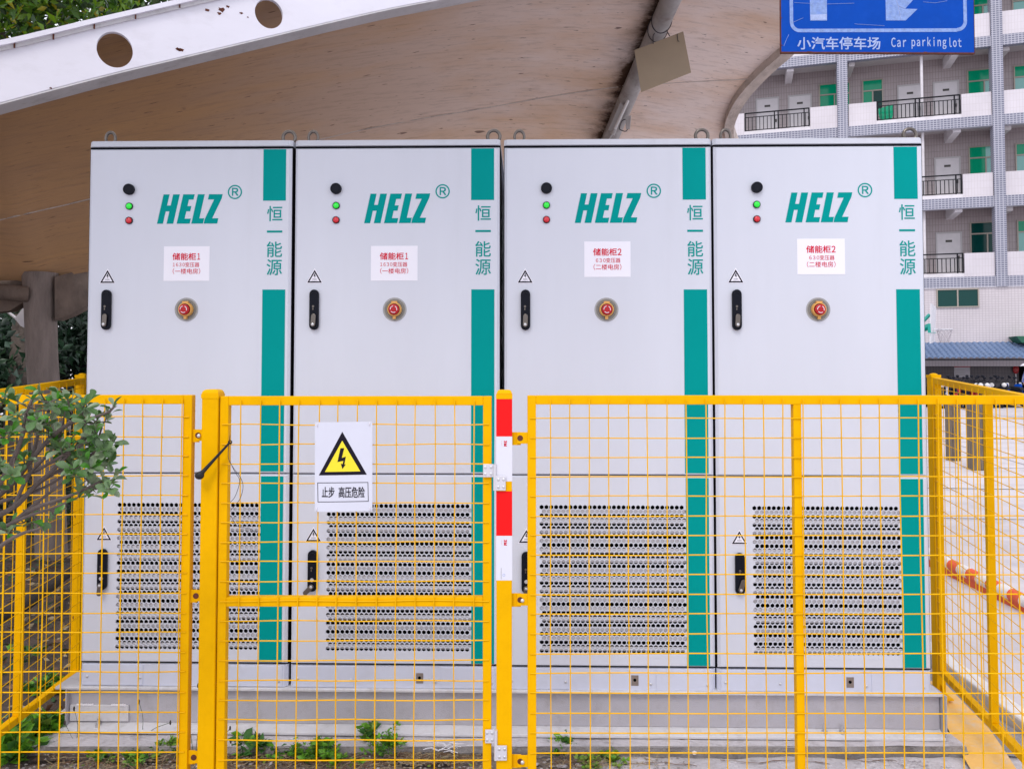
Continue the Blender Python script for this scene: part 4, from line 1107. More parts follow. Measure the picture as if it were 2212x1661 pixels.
me = bpy.data.meshes.new('shell'); me.from_pydata([Matrix.Rotation(-fang, 4, 'Z') @ (Vector(v) - FA) for v in verts], [], fs)
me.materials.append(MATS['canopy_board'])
uvl = me.uv_layers.new(name='uv')
vi = np.empty(len(me.loops), 'i'); me.loops.foreach_get('vertex_index', vi); vi = vi % NN
uvl.data.foreach_set('uv', np.stack([UL[vi % NU], VL[vi // NU]], 1).astype('f').ravel())
ca = me.color_attributes.new('shade_tone', 'FLOAT_COLOR', 'POINT')
pipe_px = [(1478, -90), (1440, 0), (1400, 92), (1355, 196), (1312, 298), (1270, 400)]
pxs = np.interp(PJ[:, 1], [p[1] for p in pipe_px], [p[0] for p in pipe_px]) - 16
dist = pxs - PJ[:, 0]
stain = np.where(dist > -14, np.exp(-np.clip(dist, 0, None) / 20.0), 0.0)
shade_tone = np.clip(1.0 - (PJ[:, 0] - 350) / 1000, 0, 1)
cc = np.zeros((2 * NN, 4), 'f'); cc[:NN, 0] = shade_tone; cc[:NN, 1] = stain; cc[NN:, 0] = shade_tone; cc[:, 3] = 1
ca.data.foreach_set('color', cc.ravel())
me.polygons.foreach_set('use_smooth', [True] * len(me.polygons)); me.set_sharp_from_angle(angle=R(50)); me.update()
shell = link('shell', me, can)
W2L = lambda p: Matrix.Rotation(-fang, 4, 'Z') @ (Vector(p) - FA)
# seam line between boards
for pl in ([(-60, 490), (0, 475), (95, 453), (190, 431), (440, 367), (702, 299), (880, 262), (1052, 233), (1200, 207), (1335, 188)], [(1345, 186), (1479, 178), (1621, 171)]):
    m = MB(); m.tube([W2L(on_shell(x, y)) + Vector((0, 0, -.001)) for x, y in dens(pl, 6)], .0065, 5); m.build('board_seam', 'rim_concrete', can)
# thick rim along the right edge
m = MB()
for pk, off, z0, z1 in ((0, 0, 0, 0),):
    ring_ = []
    for j in range(NV):
        p = Vector(S[j, -1]); q = Vector(S[j, -4]); inn = (q - p); inn.z = 0; inn.normalize()
        ring_.append([p + Vector((0, 0, -.09)) - inn * .02, p + inn * .12 + Vector((0, 0, -.09)), p + inn * .12 + Vector((0, 0, .02)), p + Vector((0, 0, .07)) - inn * .02])
    vs = [W2L(v) for rg in ring_ for v in rg]
    fsx = [(j * 4 + a, j * 4 + (a + 1) % 4, (j + 1) * 4 + (a + 1) % 4, (j + 1) * 4 + a) for j in range(NV - 1) for a in range(4)]
    m.add(vs, fsx)
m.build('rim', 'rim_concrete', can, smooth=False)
# pipe rib below the shell
pp = [on_shell(x, y) + Vector((0, -.03, -.085)) for x, y in dens(pipe_px, 5)]
m = MB(); m.tube([W2L(p) for p in pp], .092, 18); m.build('pipe_rib', 'pipe_paint', can, smooth=True)
PP = [p + Vector((0, 0, 0)) for p in pp]
def pipe_at(py):
    ys_ = [proj(p)[1] for p in PP]
    for k in range(len(PP) - 1):
        if ys_[k] <= py <= ys_[k + 1]:
            t = (py - ys_[k]) / (ys_[k + 1] - ys_[k]); return PP[k].lerp(PP[k + 1], t)
    return PP[-1]
# pillar and ribs at the left
plr = [at(60, 640, 6.25), at(122, 640, 6.25)]
zg = -.05
m = MB(); pc = at(98, 1000, 6.28).x
n = 14
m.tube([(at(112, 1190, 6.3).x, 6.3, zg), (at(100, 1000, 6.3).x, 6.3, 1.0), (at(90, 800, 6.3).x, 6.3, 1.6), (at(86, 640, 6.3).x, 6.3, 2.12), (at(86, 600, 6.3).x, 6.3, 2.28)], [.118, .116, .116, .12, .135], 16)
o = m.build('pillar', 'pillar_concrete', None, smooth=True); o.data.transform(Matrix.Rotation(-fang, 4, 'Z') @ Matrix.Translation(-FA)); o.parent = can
def rib(pts, wid, nm='rib', mt='rib_concrete'):
    m = MB()
    for k in range(len(pts) - 1):
        a_, b_ = pts[k], pts[k + 1]   # each (x px, y top, y bottom, Y)
        A1, A2, B1, B2 = at(a_[0], a_[1], a_[3]), at(a_[0], a_[2], a_[3]), at(b_[0], b_[1], b_[3]), at(b_[0], b_[2], b_[3])
        w = Vector((0, wid, 0)); m.hexa([W2L(p) for p in (A2, B2, B2 + w, A2 + w, A1, B1, B1 + w, A1 + w)])
    return m.build(nm, mt, can)
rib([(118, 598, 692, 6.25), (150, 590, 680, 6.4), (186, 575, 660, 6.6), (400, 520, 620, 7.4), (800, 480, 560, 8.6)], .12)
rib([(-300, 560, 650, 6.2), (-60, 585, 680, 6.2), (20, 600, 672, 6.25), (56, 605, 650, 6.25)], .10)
m = MB(); m.tube([W2L(at(-160, 606, 5.9)), W2L(at(0, 631, 6.1)), W2L(at(62, 636, 6.2))], .065, 14); m.build('strut', 'rib_concrete', can, smooth=True)
m = MB(); m.add([W2L(at(x, y, Y_)) for x, y, Y_ in ((32, 688, 6.55), (56, 656, 6.55), (60, 712, 6.55), (44, 704, 6.55), (32, 688, 6.62), (56, 656, 6.62), (60, 712, 6.62), (44, 704, 6.62))], [(0, 1, 2, 3), (7, 6, 5, 4), (0, 4, 5, 1), (1, 5, 6, 2), (2, 6, 7, 3), (3, 7, 4, 0)])
m.tube([W2L(at(4, 664, 6.6)), W2L(at(30, 684, 6.6)), W2L(at(58, 708, 6.6))], .012, 6); m.build('gusset', 'plaster_white', can)

# fluorescent fitting and the blank board that hang under the pipe
lf = tag(empty('strip_light', pipe_at(235) + Vector((0.06, -.06, -.06))), 'unlit fluorescent strip light fixed under the canopy pipe', 'strip light')
def rel(root, p): return Vector(p) - root.location
Yp = pipe_at(235).y - .12
a, b = at(1362, 184, Yp - .1), at(1318, 283, Yp + .1)
m = MB(); m.tube([rel(lf, a), rel(lf, b)], .030, 4); m.build('housing', 'lamp_housing', lf)
a2, b2 = at(1370, 188, Yp - .16), at(1326, 285, Yp + .04)
m = MB(); m.tube([rel(lf, a2), rel(lf, b2)], .017, 12); m.build('lamp_tube', 'lamp_tube', lf, smooth=True)
for p in (a2, b2):
    m = MB(); d_ = (b2 - a2).normalized() * .03; m.tube([rel(lf, p) - d_, rel(lf, p) + d_], .023, 12); m.build('lamp_holder', 'lamp_housing', lf, smooth=True)
jb = tag(empty('conduit_box', at(1357, 262, Yp + .02)), 'small grey conduit box beside the end of the strip light', 'junction box')
m = MB(); m.hexa([rel(jb, at(*p)) for p in ((1352, 279, Yp - .02), (1360, 280, Yp - .02), (1361, 280, Yp + .06), (1353, 279, Yp + .06), (1351, 251, Yp - .02), (1363, 250, Yp - .02), (1364, 250, Yp + .06), (1352, 251, Yp + .06))]); m.build('box', 'pipe_paint', jb)
m = MB(); m.tube(curve_pts([rel(jb, at(*p)) for p in ((1357, 278, Yp), (1352, 284, Yp), (1345, 283, Yp), (1338, 278, Yp), (1344, 262, Yp), (1353, 258, Yp))], 5), .005, 6); m.build('cable', 'wire_dark', jb, smooth=True)
m = MB(); m.tube([rel(jb, at(1326, 287, Yp)), rel(jb, at(1312, 306, Yp))], .008, 6); m.build('conduit', 'pipe_paint', jb, smooth=True)

Yb = pipe_at(110).y - .35
hb = tag(empty('hanging_board', at(1430, 140, Yb)), 'blank brown board hanging tilted on wires from the canopy pipe', 'board')
cz_ = [(1370, 109), (1476, 68.5), (1493, 157.5), (1385, 200)]
m = MB(); m.hexa([rel(hb, at(x, y, Yb + q)) for q, x, y in ((0, *cz_[3]), (0, *cz_[2]), (.012, *cz_[2]), (.012, *cz_[3]), (0, *cz_[0]), (0, *cz_[1]), (.012, *cz_[1]), (.012, *cz_[0]))]); m.build('panel', 'board_brown', hb, bev=.002)
m = MB()
for pl in ([(1411, 96), (1411, 78), (1417, 66), (1405, 50)], [(1447, 79), (1441, 68), (1438, 52), (1440, 30)]):
    m.tube(curve_pts([rel(hb, at(x, y, Yb + .0)) if k < 2 else rel(hb, at(x, y, Yb + .1)) for k, (x, y) in enumerate(pl)], 5), .0045, 6)
m.tube([rel(hb, at(1463, 74, Yb - .004)), rel(hb, at(1464, 88, Yb - .006)), rel(hb, at(1467, 91, Yb - .006))], .003, 5)
for y_ in (30, 50):
    c_ = pipe_at(y_ + 14); ax = (pipe_at(y_ + 60) - pipe_at(max(0, y_ - 30))).normalized(); s1_ = ax.cross(Vector((0, 0, 1))).normalized(); s2_ = ax.cross(s1_)
    m.tube([rel(hb, c_ + (s1_ * math.cos(t) + s2_ * math.sin(t)) * .098 + ax * .12 * math.sin(t) * .5) for t in [2 * math.pi * k / 24 for k in range(25)]], .0045, 6)
m.build('hanging_wire', 'wire_dark', hb, smooth=True)

# =================================================================== BLUE PARKING SIGN
YS = 4.6
sgn = tag(empty('parking_sign', at(1896, 115, YS)), 'weathered blue car parking sign with faded white arrow and lettering', 'road sign')
def qx(px): return (px - 1896) * YS / F
def qz(py): return at(1896, py, YS).z - sgn.location.z
m = MB(); m.box((qx(1685), 0, qz(114.5)), (qx(2107.5), .012, qz(-330))); m.build('board', 'sign_blue', sgn, rot=(0, R(.25), 0))
m = MB(); m.box((qx(1684), -.002, qz(116.5)), (qx(2108), .014, qz(113.5))); m.box((qx(1683.5), -.002, qz(116)), (qx(1685), .014, qz(-331))); m.box((qx(2107.5), -.002, qz(116)), (qx(2108.5), .014, qz(-331))); m.build('rusty_edge', 'rust', sgn, rot=(0, R(.25), 0))
x3 = lambda x: (1900 + x * .4213) * .781
y3 = lambda y: y * .4213 * .781
def flat(poly, nm, mt, y=-.001, root=sgn):
    m = MB(); m.prism([(qx(x), qz(yy)) for x, yy in poly], y, y + .0008); return m.build(nm, mt, root)
xa, xb, yb_ = x3(670), x3(1850), y3(215)
# rounded border line
def arc(cx, cy, r, a0, a1, n=8): return [(cx + r * math.cos(R(a0 + (a1 - a0) * k / n)), cy + r * math.sin(R(a0 + (a1 - a0) * k / n))) for k in range(n + 1)]
wl = 7.5; ro = 22
o_ = [(xa, -300)] + arc(xa + ro, yb_ - ro, ro, 180, 90) + [(xb - ro, yb_ - 1)] + arc(xb - ro, yb_ - ro - 2, ro, 90, 0) + [(xb, -300)]
i_ = [(xa + wl, -300)] + arc(xa + ro, yb_ - ro, ro - wl, 180, 90) + [(xb - ro, yb_ - 1 - wl)] + arc(xb - ro, yb_ - ro - 2, ro - wl, 90, 0) + [(xb - wl, -300)]
m = MB()
for k in range(len(o_) - 1): m.prism([(qx(x), qz(y)) for x, y in (o_[k], o_[k + 1], i_[k + 1], i_[k])], -.0012, -.0002)
m.build('border_line', 'sign_print', sgn)
P3 = lambda l: [(x3(x), y3(y)) for x, y in l]
flat(P3([(803, -600), (920, -600), (918, 138), (806, 138)]), 'symbol_stem', 'sign_print')
flat(P3([(920, -600), (1180, -600), (1180, -250), (920, -250)]), 'symbol_bowl', 'sign_print')
flat(P3([(806, 100), (917, 96), (915, 132), (810, 135)]), 'peeled_patch', 'sign_letter', -.0016)
flat(P3([(1310, 0), (1310, 137), (1442, 137), (1522, 62), (1440, 60), (1495, 0), (1800, -330), (1700, -420), (1310, -30)]), 'arrow', 'sign_print')
for l in ([(1380, 0), (1392, 40), (1412, 137)], [(1392, 40), (1440, 60)], [(1310, 3), (1316, 3)]):
    if len(l) > 2 or l[0][0] > 1320:
        m = MB(); m.tube([(qx(x3(x)), -.0014, qz(y3(y))) for x, y in l], .0022, 4); m.build('crease', 'sign_letter', sgn)
link('lettering', text_mesh('lettering', '小汽车停车场', (qx(x3(718)), qz(y3(328)), qx(x3(1268)), qz(y3(248))), -.0012, 'sign_letter', heavy=.0022), sgn)
for t_, (a_, b_, c_, d_) in (('Car', (1343, 1441, 252, 312)), ('parking', (1478, 1708, 248, 325)), ('lot', (1730, 1808, 252, 312))):
    link('lettering', text_mesh('lettering', t_, (qx(x3(a_)), qz(y3(d_)), qx(x3(b_)), qz(y3(c_))), -.0012, 'sign_letter', heavy=.0016), sgn)
for l in ([(628, 305), (645, 265), (662, 230)], [(700, 20), (900, 30), (1100, 24)], [(1560, 15), (1640, 22), (1720, 8)], [(1100, 160), (1300, 172)], [(690, 150), (760, 120)]):
    m = MB(); m.tube([(qx(x3(x)), -.0008, qz(y3(y))) for x, y in l], .0012, 4); m.build('scratch', 'sign_scratch', sgn)
for x, y, s_ in ((800, 344, 7), (790, 347, 5), (1570, 346, 5), (650, 346, 6), (612, 300, 4), (610, 120, 4)):
    flat(P3([(x - s_ * 2.5, y - s_ * .6), (x + s_ * 2.6, y - s_ * .4), (x + s_ * 1.5, y + s_ * .6), (x - s_ * 1.9, y + s_ * .5)]), 'rust_spot', 'rust', -.0018)
# it hangs from an arm reaching in from a mast beyond the right edge
m = MB(); m.tube([(qx(1640), .05, qz(-345)), (qx(2480), .05, qz(-345))], .035, 12); m.tube([(qx(2480), .05, qz(-345)), (qx(2480), .05, -sgn.location.z - .05)], .06, 14); m.build('mast_arm', 'pipe_paint', sgn, smooth=True)

# =================================================================== TILED BUILDING
BU = Vector((-.9594, .282, 0)); BN = Vector((.282, .9594, 0))
P0 = Vector((at(2165, 700, 32).x, 32, 0))
ba = math.atan2(.282, -.9594) - math.pi
bld = tag(empty('tiled_building', (P0.x, P0.y, 0), ba), 'tall tiled building with open corridors, green glass windows and black railings', 'building')
def bx_(px, w=0.0):      # local x (rightwards along the facade) of a picture column at depth w behind the facade
    t = (px - PX) / F
    s_ = (P0.x + .282 * w - t * (P0.y + .9594 * w)) / (.9594 + .282 * t) ; return -s_
def bz_(px, py, w=0.0):
    s_ = -bx_(px, w); return at(px, py, P0.y + .282 * s_ + .9594 * w).z
LEV = [at(2165, y, 32).z for y in (596, 423, 248, 77)]; LEV.append(LEV[-1] + 3.35)
XLf, XRt = -17.0, 7.5
CW = .42
WB = 1.7
m = MB(); m.box((XLf, WB, LEV[0] - .3), (XRt, WB + .3, LEV[-1] + 3.3)); m.build('back_wall', 'tile_wall', bld)
m = MB(); m.box((XLf, WB + .3, -.06), (XRt, WB + 9, LEV[-1] + 3.3)); m.build('core_block', 'plaster_white', bld)
m = MB(); m.box((XLf, .0, 1.5), (XRt, .25, LEV[0] - .475)); m.build('ground_floor_wall', 'tile_small', bld)
m = MB(); m.box((XLf, 1.2, -.06), (XRt, 1.4, 3.2)); m.box((XLf, .25, 2.9), (XRt, 1.2, 3.1)); m.build('shaded_wall', 'tile_wall_shade', bld)
for z in LEV:
    m = MB(); m.box((XLf, -.03, z - .45), (XRt, .22, z)); m.build('tile_beam', 'tile_blue', bld)
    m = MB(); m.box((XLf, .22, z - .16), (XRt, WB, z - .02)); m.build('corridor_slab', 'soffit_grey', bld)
m = MB(); m.box((XLf, -.05, LEV[0] - .475), (XRt, .25, LEV[0] - .4505)); m.build('drip_ledge', 'plaster_white', bld)
colx = [0.0, bx_(1827), bx_(1827) * 2 + .1, 5.55]
colx = [0.0, bx_(1827.5), bx_(1827.5) - 5.5, bx_(1827.5) - 11.0, 5.5]
for x in colx:
    m = MB(); m.box((x - CW / 2, -.10, LEV[0] - .449), (x + CW / 2, .32, LEV[-1] + 3.3)); m.build('column', 'tile_blue', bld)
    for z in LEV[1:]:
        for xo in ((x + CW / 2 + .10),):
            m = MB(); m.hexa([(xo, .22, z - .62), (xo + .24, .22, z - .62), (xo + .24, WB, z - .62), (xo, WB, z - .62), (xo, .22, z - .165), (xo + .24, .22, z - .165), (xo + .24, WB, z - .165), (xo, WB, z - .165)]); m.build('beam_end', 'soffit_grey', bld)
for xc_ in (bx_(2060, .8), bx_(1705, .8), bx_(2060, .8) - 11.0):
    for z in LEV[1:]:
        m = MB(); m.hexa([(xc_, .22, z - .56), (xc_ + .30, .22, z - .56), (xc_ + .30, WB, z - .62), (xc_, WB, z - .62), (xc_, .22, z - .165), (xc_ + .30, .22, z - .165), (xc_ + .30, WB, z - .165), (xc_, WB, z - .165)]); m.build('beam_end', 'plaster_white', bld)
def railing(x0, x1, z):
    m = MB()
    m.box((x0, .06, z + .98), (x1, .11, z + 1.03)); m.box((x0 + .05, .07, z + .80), (x1 - .05, .10, z + .83)); m.box((x0, .07, z + .20), (x1, .10, z + .23))
    n = max(2, int((x1 - x0) / .155))
    for k in range(n + 1):
        x = x0 + (x1 - x0) * k / n; m.box((x - .015, .072, z + .23), (x + .015, .098, z + .80))
    for x in (x0 + .02, (x0 + x1) / 2 - .10, (x0 + x1) / 2 + .06, x1 - .22, x1 - .02): m.box((x - .025, .06, z + .05), (x + .025, .11, z + 1.0))
    m.build('railing', 'rail_black', bld)
# bays: parapet blocks beside the columns, railings between
bays = [(bx_(1841), bx_(2153)), (bx_(2175.5), 5.5 - CW / 2), (bx_(1827.5) - 5.5 + CW / 2, bx_(1816)), (bx_(1827.5) - 11 + CW / 2, bx_(1827.5) - 5.5 - CW / 2)]
for z in LEV:
    for bi, (x0, x1) in enumerate(bays):
        pa = 1.12
        if bi == 1: pa = 2.2
        for a_, b_ in ((x0, x0 + pa), (x1 - pa, x1)):
            m = MB(); m.box((a_, .0, z + .001), (b_, .14, z + 1.0)); m.build('parapet', 'tile_white', bld)
        m = MB(); m.box((x0 + pa, .02, z + .001), (x1 - pa, .14, z + .16)); m.build('kerb_strip', 'plaster_white', bld)
        railing(x0 + pa + .03, x1 - pa - .03, z)
def window(x0, x1, z0, z1, w, cols_, split=.36, parts=2, upper=1):
    m = MB(); t = .05
    m.box((x0, w - .06, z0), (x0 + t, w, z1)); m.box((x1 - t, w - .06, z0), (x1, w, z1)); m.box((x0 + t, w - .06, z0), (x1 - t, w, z0 + t)); m.box((x0 + t, w - .06, z1 - t), (x1 - t, w, z1))
    zs = z0 + (z1 - z0) * (1 - split) if split else None
    if zs: m.box((x0 + t, w - .06, zs - .03), (x1 - t, w, zs + .03))
    xm = (x0 + x1) / 2; m.box((xm - .028, w - .058, z0 + t), (xm + .028, w, (zs - .03) if zs else z1 - t))
    fo = m.build('window', 'frame_tan', bld)
    cells = []
    if zs:
        cells += [(x0 + t, xm - .028, z0 + t, zs - .03), (xm + .028, x1 - t, z0 + t, zs - .03)]
        cells += [(x0 + t, x1 - t, zs + .03, z1 - t)] if upper == 1 else [(x0 + t, xm, zs + .03, z1 - t), (xm, x1 - t, zs + .03, z1 - t)]
    else: cells += [(x0 + t, xm - .028, z0 + t, z1 - t), (xm + .028, x1 - t, z0 + t, z1 - t)]
    for (a_, b_, c_, d_), cl in zip(cells, cols_):
        m = MB(); m.box((a_, w - .03, c_), (b_, w - .02, d_)); m.build('pane', cl, fo)
def door(x0, x1, z0, z1, w):
    m = MB(); t = .06
    m.box((x0 - t, w - .05, z0), (x0, w + .001, z1)); m.box((x1, w - .05, z0), (x1 + t, w + .001, z1)); m.box((x0 - t, w - .05, z1), (x1 + t, w + .001, z1 + t))
    fo = m.build('door', 'door_frame', bld)
    m = MB(); m.box((x0, w - .025, z0), (x1, w, z1)); m.build('door_leaf', 'door_white', fo)
    m = MB(); xm = (x0 + x1) / 2; zz = z0 + (z1 - z0) * .84; m.box((xm - .13, w - .032, zz - .05), (xm + .13, w - .025, zz + .05)); m.build('number_plate', 'plaque_dark', fo)
    m = MB(); m.box((x1 - .12, w - .06, z0 + .98), (x1 - .05, w - .025, z0 + 1.12)); m.build('door_lock', 'plaque_dark', fo)
G, Pl, D = 'glass_green', 'glass_pale', 'glass_dark'
def wrow(z, items):
    for it in items:
        if it[0] == 'd': door(it[1], it[1] + .93, z, z + DT, WB)
        else: window(it[1], it[1] + it[2], z + WT - 1.45, z + WT, WB, it[3], upper=it[4] if len(it) > 4 else 1)
z2 = LEV[2]
DT = bz_(x3(1470), y3(568), WB) - z2; WT = bz_(x3(1245), y3(525), WB) - z2; print('door/window tops', DT, WT)
dx = lambda px: bx_(px, WB)
W1 = (dx(x3(1175)), dx(x3(1315)) - dx(x3(1175))); W2_ = (dx(x3(1872)), dx(x3(2150)) - dx(x3(1872)) - .35)
for li, z in enumerate(LEV):
    ca_ = [[D, D, D], [D, D, D], [G, D, G], [Pl, G, G], [G, G, D]][li]
    cb = [[D, D, D], [G, Pl, G, Pl], [G, Pl, G], [G, Pl, G], [G, G, G]][li]
    wrow(z, [('d', dx(x3(1418))), ('d', dx(x3(1655))), ('w', W1[0], W1[1], ca_), ('w', W2_[0], 1.35, cb, 2 if li == 1 else 1),
             ('d', dx(x3(478))), ('d', dx(x3(692))), ('w', dx(x3(888)), 1.35, [G, G, G]), ('w', dx(x3(888)) - 4.9, 1.35, [G, Pl, G]),
             ('w', dx(x3(2182)), 1.35, [Pl, Pl, G]), ('d', dx(x3(2182)) + 2.3), ('d', dx(x3(478)) - 4.0)])
# something green hangs over the left window sill on the third level
m = MB(); x_, z_ = W1[0] + .55, z2; m.add([(x_, .9, z_ + .95), (x_ + .6, .9, z_ + 1.1), (x_ + .62, .9, z_ + .75), (x_ + .45, .9, z_ + .1), (x_ + .15, .9, z_ + .15), (x_, .9, z_ + .75)], [(0, 1, 2, 3, 4, 5)])
m.add([(v[0], .93, v[2]) for v in m.v], [(5, 4, 3, 2, 1, 0)]); tag(m.build('green_cloth', 'glass_green'), 'green cloth hanging out beside a corridor window of the building', 'cloth'); bpy.data.objects['green_cloth'].matrix_world = Matrix.Translation(P0) @ Matrix.Rotation(ba, 4, 'Z')
# drain pipe through the corridor levels
m = MB(); xp = bx_(x3(1553), .9); m.tube([(xp, .35, LEV[0]), (xp, .35, LEV[-1])], .06, 10); m.build('drain_pipe', 'plaster_white', bld, smooth=True)
# ground floor window and signs
wx0, wx1 = bx_(2024.5), bx_(2117)
window(wx0, wx1, bz_(2070, 664.5), bz_(2070, 624), 0, [D, D], split=0)
m = MB(); m.box((bx_(2060, 1.2), 1.16, 1.02), (bx_(2094, 1.2), 1.199, 1.56)); nb = m.build('notice_board', 'notice_white', bld)
m = MB(); m.box((bx_(2060, 1.2), 1.15, 1.46), (bx_(2095, 1.2), 1.1595, 1.60)); m.build('header', 'red_plastic', nb)
for zz in (1.12, 1.22, 1.34):
    m = MB(); m.box((bx_(2062, 1.2), 1.155, zz), (bx_(2082, 1.2), 1.16, zz + .03)); m.build('notice_line', 'door_frame', nb)
m = MB(); m.ball((bx_(2192, 1.2), 1.1, 1.37), .12, 12, (1, .5, 1.6)); rb = m.build('alarm_box', 'red_plastic', bld, smooth=True)
m = MB(); m.box((bx_(2191, 1.2), 1.1, .3), (bx_(2193, 1.2), 1.14, 1.45)); m.build('alarm_pipe', 'plaster_white', bld)
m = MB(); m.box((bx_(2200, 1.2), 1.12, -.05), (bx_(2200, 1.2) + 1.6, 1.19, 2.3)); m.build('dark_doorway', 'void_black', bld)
# blue corrugated lean-to roof
zt_, ze = bz_(2100, 741), bz_(2100, 773, -1.9)
m = MB(); n = int((XRt - XLf) / .21)
vs = []; fs = []
for k in range(n * 4 + 1):
    x = XLf + (XRt - XLf) * k / (n * 4); h_ = (0, .045, .06, .045)[k % 4] if k % 4 else 0
    vs += [(x, -.02, zt_ + h_), (x, -2.0, ze + h_), (x, -2.0, ze + h_ - .03)]
for k in range(n * 4): fs += [(3 * k, 3 * k + 1, 3 * k + 4, 3 * k + 3), (3 * k + 1, 3 * k + 2, 3 * k + 5, 3 * k + 4)]
m.add(vs, fs); ro_ = m.build('lean_to_roof', 'roof_blue', bld)
m = MB(); m.box((XLf, -1.98, ze - .10), (XRt, -1.9, ze - .04)); 
for q in (0, 5): m.box((XLf + q * 4.2, -1.96, -.05), (XLf + q * 4.2 + .07, -1.89, ze - .05))
m.build('roof_frame', 'rail_black', ro_)
for k in range(7):   # tile courses across the slope
    t = (k + .5) / 7; m = MB(); m.box((XLf, -.02 - 1.98 * t - .01, zt_ + (ze - zt_) * t + .028), (XRt, -.02 - 1.98 * t + .012, zt_ + (ze - zt_) * t + .058)); m.build('roof_course', 'roof_blue', ro_)
m = MB(); xg = bx_(2190); m.hexa([(xg, -1.0, bz_(2190, 742)), (xg + 2, -1.0, bz_(2190, 742)), (xg + 2, -.02, bz_(2190, 742)), (xg, -.02, bz_(2190, 742)), (xg - .2, -1.0, bz_(2190, 728)), (xg + 2, -1.0, bz_(2190, 728)), (xg + 2, -.02, bz_(2190, 728)), (xg - .2, -.02, bz_(2190, 728))]); m.build('green_awning', 'awning_green', bld)

# =================================================================== BASKETBALL HOOP
YH = 17.0
hp = tag(empty('basketball_hoop', at(2000, 880, YH)), 'basketball hoop seen from the side with a green padded white backboard', 'basketball hoop')
hp.location.z = -.05
def hq(px, py, dy=0): return rel(hp, at(px, py, YH + dy))
m = MB(); m.hexa([hq(2008, 742, -.2), hq(2010, 742, -.2), hq(2020, 738, 1.4), hq(2018, 738, 1.4), hq(2010, 655, -.2), hq(2012, 655, -.2), hq(2022, 664, 1.4), hq(2020, 664, 1.4)]); bo = m.build('backboard', 'hoop_white', hp)
m = MB(); m.hexa([hq(2004, 719, -.25), hq(2011, 719, -.25), hq(2023, 719, 1.45), hq(2016, 719, 1.45), hq(2004, 699, -.25), hq(2010, 699, -.25), hq(2012, 712, 1.45), hq(2010, 712, 1.45)]); m.build('padding', 'hoop_green', bo)
rc_ = hq(2040, 712, .6); m = MB(); m.torus(rc_, .165, .012, 'z', 20, 6); m.tube([hq(2016, 712, .5), rc_ - Vector((.165, 0, 0))], .02, 6); m.build('rim', 'hoop_white', hp, smooth=True)
m = MB()
for k in range(10):
    for sg_ in (1, -1):
        a0 = 2 * math.pi * k / 10
        m.tube([rc_ + Vector((.16 * (1 - .45 * t) * math.cos(a0 + sg_ * t * 1.3), .16 * (1 - .45 * t) * math.sin(a0 + sg_ * t * 1.3), -.30 * t)) for t in (0, .33, .66, 1)], .006, 4)
m.build('net', 'net_white', hp)
m = MB(); m.tube([(-1.1, .6, 0), (-1.1, .6, 1.6), (-.7, .6, 2.0), hq(2008, 705, .5)], .07, 10); m.tube([(-1.1, .6, 1.2), hq(2008, 680, .5)], .04, 8); m.box((-1.5, .2, 0), (-.7, 1.0, .12)); m.build('pole', 'hoop_green', hp, smooth=True)

# =================================================================== COURTSIDE POSTS, BARRIER
for (px0, px1, pyb, pyt, lb) in ((2048, 2071.5, 994, 858, 'dark weathered wooden post on the court, left of two'), (2095, 2125, 1014, 860, 'wider grey weathered wooden post on the court, right of two')):
    c0 = ground_at((px0 + px1) / 2, pyb, -.055); Yd = c0.y; w = (px1 - px0) / F * Yd; h_ = at(px0, pyt, Yd).z + .055
    r = tag(empty('wooden_post', (c0.x, c0.y, -.055)), lb, 'post', 'wooden posts on the court')
    nn = 4
    for k in range(nn):
        a_, b_ = -w / 2 + w * k / nn, -w / 2 + w * (k + 1) / nn
        m = MB(); e = random.uniform(-.004, .004); m.box((a_ + .002, -w * .4 + e, 0), (b_ - .002, w * .4 + e, h_ + random.uniform(-.01, .01))); m.build('plank', 'wood_post', r, bev=.003)
# striped wheel stop bar
pa, pb_ = at(2030, 1207, 6.0), at(2225, 1303, 4.95)
dirb = (pb_ - pa).normalized(); r = tag(empty('striped_barrier', pa), 'orange red and white striped round barrier bar lying along the court edge', 'barrier')
Lb = (pb_ - pa).length + 3.2; st_ = .118; pos = -1.6; k = 0
while pos < Lb - 1.6:
    m = MB(); m.tube([dirb * pos, dirb * (pos + st_)], .042, 14); m.build('stripe_section', ('barrier_white', 'barrier_red')[k % 2], r, smooth=True)
    pos += st_; k += 1
m = MB(); m.box((-.045, -.1, -.115), (.045, .1, -.03)); fm = m.mesh('stand', 'barrier_red')
rot_ = math.atan2(dirb.y, dirb.x) - math.pi / 2
m2 = MB(); m2.add([(-.012, -1.5, -.10), (.02, -1.5, -.10), (.02, Lb - 1.7, -.10), (-.012, Lb - 1.7, -.10), (-.012, -1.5, -.03), (.02, -1.5, -.03), (.02, Lb - 1.7, -.03), (-.012, Lb - 1.7, -.03)], [(0, 3, 2, 1), (4, 5, 6, 7), (0, 1, 5, 4), (1, 2, 6, 5), (2, 3, 7, 6), (3, 0, 4, 7)])
m2.build('base_rail', 'barrier_red', r, rot=(0, 0, rot_))

